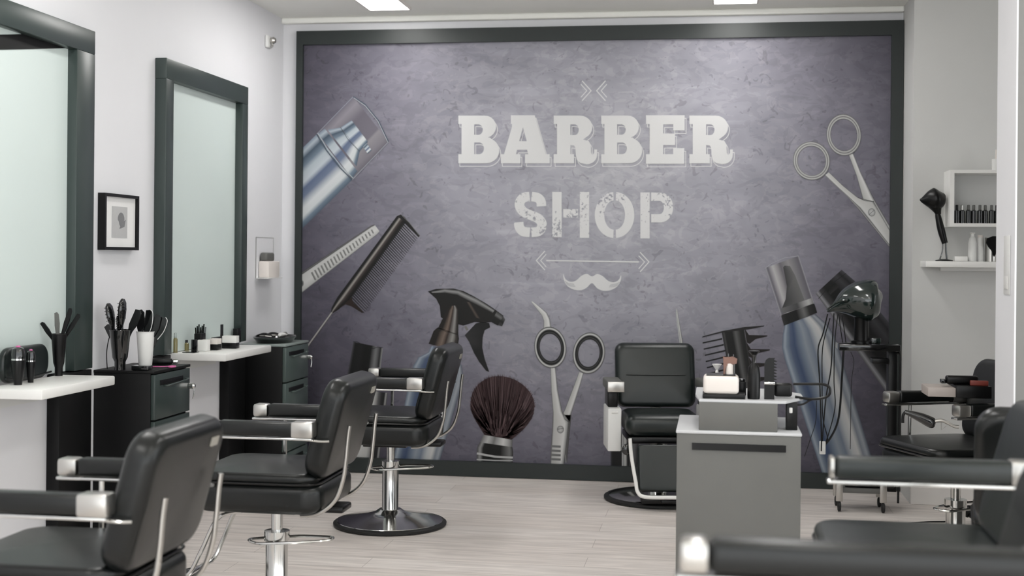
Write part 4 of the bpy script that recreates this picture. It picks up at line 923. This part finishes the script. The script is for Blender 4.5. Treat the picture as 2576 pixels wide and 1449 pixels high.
b0x, b1x = onY(2108, 1240, YD).x-ox, onY(2222, 1240, YD).x-ox
obj('lower_case', B(b0x+.03, b1x+.05, -.06, .12, .13, .20, .006), BLACK, tr); obj('lower_shelf', B(b0x, b1x, -.08, .10, .10, .125, .004), GREY, tr)
for k, xx in enumerate((b0x, b1x-.01)):
    for yy in (-.08, .09):
        L_ = obj('leg', B(xx-.018, xx+.018, yy-.01, yy+.01, .055, .20, .003), SATIN, tr, 'metal leg')
        bm = NB(); lathe(bm, [(.020, -.009), (.026, -.006), (.026, .006), (.020, .009)], M=Matrix.Translation((xx, yy, .027)) @ Matrix.Rotation(R(90), 4, 'Y'), seg=24); obj('castor', bm, RUBBER, L_)
# hood dryer
hd = thing('hood_dryer', 'glossy dark green teardrop hood dryer on the trolley', 'hair dryer', (onY(2167, 860, YD).x, YD, tz+.0005)); hq = hd.location
bm = NB(); lathe(bm, [(.055, 0), (.055, .012), (.04, .016), (.038, .13), (.045, .15)], seg=32, sy=.8); obj('stem', bm, BLACK, hd)
bm = NB(); tubepts = [onY(2080, 782, YD)-hq, onY(2100, 774, YD)-hq, onY(2130, 762, YD)-hq, onY(2160, 756, YD)-hq, onY(2190, 756, YD)-hq, onY(2205, 757, YD)-hq, onY(2214, 757, YD)-hq, onY(2218, 758, YD)-hq]
rad = [.010, .024, .074, .103, .113, .090, .052, .004]
# body of revolution along a tilted axis
def blob(bm, pts, rads, seg=32):
    cp = catmull(pts, 6); cr = catmull([(r_, 0, 0) for r_ in rads], 6); N = len(cp); rings = []
    for i, p in enumerate(cp):
        t_ = (cp[min(i+1, N-1)]-cp[max(i-1, 0)]).normalized(); s_ = Vector((0, 1, 0)); q_ = s_.cross(t_).normalized(); r_ = max(cr[i][0], .001)
        rings.append([bm.verts.new(p+(s_*math.cos(2*math.pi*k/seg)+q_*math.sin(2*math.pi*k/seg))*r_) for k in range(seg)])
    for a, b_ in zip(rings, rings[1:]):
        for k in range(seg): bm.faces.new((a[k], a[(k+1) % seg], b_[(k+1) % seg], b_[k]))
    bm.faces.new(rings[0]); bm.faces.new(rings[-1]); return bm
blob(bm, tubepts, rad); obj('hood', bm, GREEN, hd)
bm = NB(); tube(bm, [onY(2082, 778, YD-.03)-hq, onY(2100, 764, YD-.06)-hq, onY(2118, 757, YD-.075)-hq, onY(2132, 756, YD-.08)-hq], lambda u: .007+.006*u, flat=.6); obj('nozzle_clip', bm, GREEN, hd)
bm = NB(); box(bm, .05, .10, -.02, .02, .002, .03, .004); obj('switch', bm, GREEN, hd)
cab_pts = [[(2082, 790), (2070, 840), (2058, 880), (2062, 960), (2066, 1080), (2066, 1135)], [(2098, 788), (2094, 860), (2090, 930), (2078, 1000), (2070, 1090), (2068, 1130)], [(2108, 788), (2100, 860), (2098, 960), (2100, 1030), (2075, 1120), (2066, 1128)], [(2122, 882), (2118, 950), (2110, 1050), (2090, 1100), (2068, 1125)], [(2088, 800), (2070, 870), (2068, 950), (2070, 1050), (2082, 1105), (2068, 1128)], [(2140, 885), (2148, 910), (2142, 960), (2140, 1050), (2139, 1130)], [(2054, 1008), (2052, 1060), (2040, 1100), (2024, 1148)], [(2110, 790), (2115, 830), (2120, 862)], [(2118, 792), (2124, 830), (2128, 862)]]
lbls = ['outermost left cable hanging from the hood dryer', 'second cable hanging under the dryer nozzle', 'long cable swinging inward under the dryer nozzle', 'thick cable curving down from the trolley shelf', 'inner left cable looping below the dryer', 'thin straight wire hanging below the trolley shelf', 'thin loose wire slanting left behind the station', 'short cable between the dryer nozzle and shelf', 'short cable nearest the dryer stem']
for k, (pp, lb) in enumerate(zip(cab_pts, lbls)):
    bm = NB(); Yk = YD-.13+.006*k
    tube(bm, [onY(a, b_, Yk) for a, b_ in pp], [.004, .0035, .003, .0055, .003, .0018, .0018, .003, .003][k], seg=6); o = obj('power_cable', bm, BLACK); tag(o, lb, 'cable')
q = onY(2067, 1133, YD-.12); bm = NB(); box(bm, q.x-.012, q.x+.02, q.y-.01, q.y+.01, q.z-.02, q.z+.05, .004); tag(obj('cable_plug', bm, WPLAS), 'white plug where the dryer cables gather', 'plug')

# ------------------------------------------------------------------ alcove shelf and cube
YF = YP-.20
s0 = onY(2329, 662, YF)
t = thing('wall_shelf', 'white wall shelf right of the mural holding bottles', 'shelf', (s0.x, YP, 1.312)); obj('shelf_board', B(0, .95, -.20, -.001, 0, .032, .002), WHITE, t)
obj('bracket', B(.1, .85, -.06, -.001, -.02, -.0005, .001), WPLAS, t)
ZW = 1.3445
cz0, cz1, cx0 = onY(2391, 570, YF).z, onY(2391, 427, YF).z, onY(2390, 500, YF).x
t = thing('cube_shelf', 'white open cube shelf above the wall shelf', 'shelf', (cx0, YP, cz0)); hh = cz1-cz0; Wc = .8
bm = NB(); box(bm, 0, Wc, -.20, -.001, 0, .018); box(bm, 0, Wc, -.20, -.001, hh-.018, hh); box(bm, 0, .022, -.20, -.001, .018, hh-.018); box(bm, Wc-.022, Wc, -.20, -.001, .018, hh-.018); obj('cube_frame', bm, WHITE, t, sm=False)
obj('back_panel', B(.022, Wc-.022, -.012, -.001, .018, hh-.018), PIER, t, sm=False)
zc = cz0+.0185
for k in range(8):
    px = 2407+14.5*k; q = onY(px, 550, YF+.05)
    lathe_thing('polish_bottle', ['small dark bottle at the left end of the cube shelf', 'second small dark bottle from the left in the cube shelf', 'third small dark bottle from the left in the cube shelf', 'fourth small dark bottle from the left in the cube shelf', 'fifth small dark bottle from the left in the cube shelf', 'sixth small dark bottle from the left in the cube shelf', 'seventh small dark bottle from the left in the cube shelf', 'small dark bottle by the right end of the cube shelf'][k], 'bottle', (q.x, YF+.05+.012*(k % 2), zc),
                [('body', [(.0145, 0), (.0145, .068), (.008, .073)], GLOSSB, None), ('cap', [(.0075, .073), (.0075, .098), (.005, .10)], [BLACK, SATIN, GREY, GREY, GREY, GREY, GREY, BLACK][k], 'grey cap')], 'bottles in the cube shelf')
q = onY(2501, 420, YF+.08); t = lathe_thing('white_jar', 'white jar with pale top on the cube shelf', 'jar', (q.x+.01, YF+.08, cz1), [('body', [(.022, 0), (.022, .062)], WPLAS, None), ('candle', [(.006, .062), (.005, .11), (.002, .115)], CREAM, None)])
# stand lamp like dryer
q = onY(2375, 655, YF+.09); YQ = YF+.09
t = thing('hand_dryer', 'matt black brush-headed dryer on a stand, on the wall shelf', 'hair dryer', (q.x, YQ, ZW)); qq = Vector((q.x, YQ, ZW)); e = lambda px, py: onY(px-4, py, YQ)-qq
bm = NB(); lathe(bm, [(.048, 0), (.045, .006), (.015, .012)], seg=32, sy=.8); obj('stand_foot', bm, BLACK, t)
bm = NB(); tube(bm, [e(2368, 652), e(2374, 635), e(2377, 608)], .0035); tube(bm, [e(2386, 652), e(2384, 635), e(2383, 608)], .0045); obj('stand_leg', bm, GLOSSB, t)
bm = NB(); blob(bm, [e(2362, 532), e(2364, 545), e(2372, 580), e(2381, 612)], [.010, .016, .020, .016], 20); obj('handle', bm, BLACK, t)
bm = NB(); blob(bm, [e(2318, 502), e(2326, 503), e(2342, 502), e(2358, 500), e(2370, 496), e(2381, 490)], [.004, .020, .048, .060, .048, .010], 28); blob(bm, [e(2356, 512), e(2362, 530), e(2365, 540)], [.045, .022, .014], 20); obj('head', bm, BLACK, t)
def wthing(px0, px1, pt, name, label, cat, parts):
    q = onY((px0+px1)/2, 640, YF+.09); return q
q = onY(2416, 650, YF+.09); t = tag(obj('soap_box', B(q.x-.033, q.x+.033, YF+.06, YF+.11, ZW, ZW+.027, .003), WHITE), 'low white box lying on the wall shelf', 'box')
q = onY(2446, 650, YF+.09); lathe_thing('lotion_bottle', 'rounded white pump bottle on the wall shelf', 'bottle', (q.x, YF+.09, ZW), [('body', [(.022, 0), (.023, .01), (.022, .10), (.016, .125), (.009, .135)], WPLAS, None), ('pump', [(.009, .135), (.009, .15), (.014, .152), (.013, .156)], WHITE, None)])
q = onY(2465, 650, YF+.10); lathe_thing('lotion_bottle', 'straight white bottle right of the pump bottle', 'bottle', (q.x+.002, YF+.10, ZW), [('body', [(.017, 0), (.017, .125), (.014, .13)], WPLAS, None), ('cap', [(.014, .13), (.014, .142)], CREAM, None)])
q = onY(2490, 650, YF+.10)
t = thing('tool_cup', 'grey cup with a black cloth-like tool at the shelf end', 'cup', (q.x+.006, YF+.10, ZW)); bm = NB(); lathe(bm, [(.030, 0), (.032, .13), (.030, .13), (.027, .005), (0, .004)], seg=28); obj('cup', bm, SATIN, t)
bm = NB(); slab(bm, [(-.034, .10), (-.03, .125), (.0, .137), (.02, .137), (.022, .05), (.008, .025), (-.004, .06), (-.02, .075)], -.042, -.034, 'y', .002); obj('black_flap', bm, BLACK, t)
# switch on the partition end
q = onX(2535, 650, 1.075)
t = thing('switch_plate', 'tall pale switch plate on the white wall end', 'switch', (1.075, q.y, onX(2535, 660, 1.075).z)); obj('plate', B(-.004, -.001, -.05, .05, -.12, .10, .001), WPLAS, t); obj('rocker', B(-.007, -.0045, -.03, .03, -.10, -.05, .002), WHITE, t)

# ------------------------------------------------------------------ right-hand chairs
styling_chair('black styling chair behind the wall end, only its left half showing', 1.03, 5.88, R(24))
q = Vector((onY(2345, 1022, 5.72).x, 5.72, .815))
t = thing('tool_tray', 'black tray with beige end resting across the far right chair arms', 'tray', (1.0, 5.70, .785)); obj('tray_body', B(-.02, .12, -.10, .10, 0, .05, .004), BLACK, t); obj('tray_end', B(-.13, -.02, -.09, .09, .002, .04, .003), BEIGE, t, 'beige end')
t = thing('hair_clipper', 'black clipper lying on the far right tray', 'clipper', (1.02, 5.68, .836)); obj('body', B(-.07, .06, -.02, .02, 0, .035, .01, 3), BLACK, t); obj('blade_head', B(-.09, -.07, -.018, .018, .002, .02, .002), GLOSSB, t)
t = thing('comb', 'dull red comb on the far right tray', 'comb', (1.07, 5.63, .836)); obj('comb_body', B(-.03, .04, -.01, .01, 0, .02, .002), REDD, t)
YH = 5.54; q = onY(2310, 1050, YH); t = thing('hair_dryer', 'black curved dryer hanging off the far right chair arm', 'hair dryer', q)
e = lambda px, py: onY(px, py, YH)-q
bm = NB(); blob(bm, [e(2276, 1036), e(2295, 1042), e(2320, 1052), e(2345, 1064), e(2352, 1066)], [.008, .014, .02, .022, .010], 20); obj('barrel', bm, GLOSSB, t)
bm = NB(); tube(bm, [e(2278, 1036), e(2272, 1045), e(2271, 1064)], .006); obj('nozzle', bm, BLACK, t)
bm = NB(); tube(bm, [e(2345, 1062), e(2370, 1058), e(2400, 1072), e(2412, 1074)], .007); tube(bm, [e(2368, 1062), e(2368, 1081), e(2380, 1072)], .002, sm=0, seg=6); obj('handle', bm, SATIN, t)
# cord and foot switch
q = onZ(2425, 1315, 0)
t = thing('foot_pedal', 'small black foot pedal on the floor by the far right chair', 'pedal', (q.x+.01, q.y, 0)); bm = NB(); blob(bm, [Vector((0, 0, .03)), Vector((.01, 0, .06)), Vector((.03, 0, .05)), Vector((.05, 0, .02))], [.01, .03, .03, .01], 16)
for v in bm.verts: v.co.z = max(v.co.z, .002)
obj('body', bm, BLACK, t); bm = NB(); tube(bm, [(0, 0, .05), (-.01, 0, .09), (-.02, 0, .12)], lambda u: .004+.004*u); obj('lever', bm, BLACK, t)
bm = NB(); tube(bm, [onZ(a, b_, .005) for a, b_ in [(2214, 1322), (2260, 1319), (2330, 1313), (2390, 1311), (2415, 1297), (2424, 1290)]], .004, seg=6); tag(obj('floor_cord', bm, BLACK), 'thin black cord trailing across the floor at right', 'cord')

styling_chair('grey-lit styling chair turned away beneath the white wall end', 1.03, 4.20, R(-100), arms=(), cz=.02)
styling_chair('large blurred dark styling chair at the right edge with one arm', .52, 3.40, 0, arms=(-1,), cz=.08, acz=.13, aext=.07, cap=.012, pad=LEATHG)
styling_chair('out-of-focus black styling chair at the bottom right corner', .30, 2.25, 0, arms=(-1,), cz=.10, acz=.17, aext=.165, cap=.045)
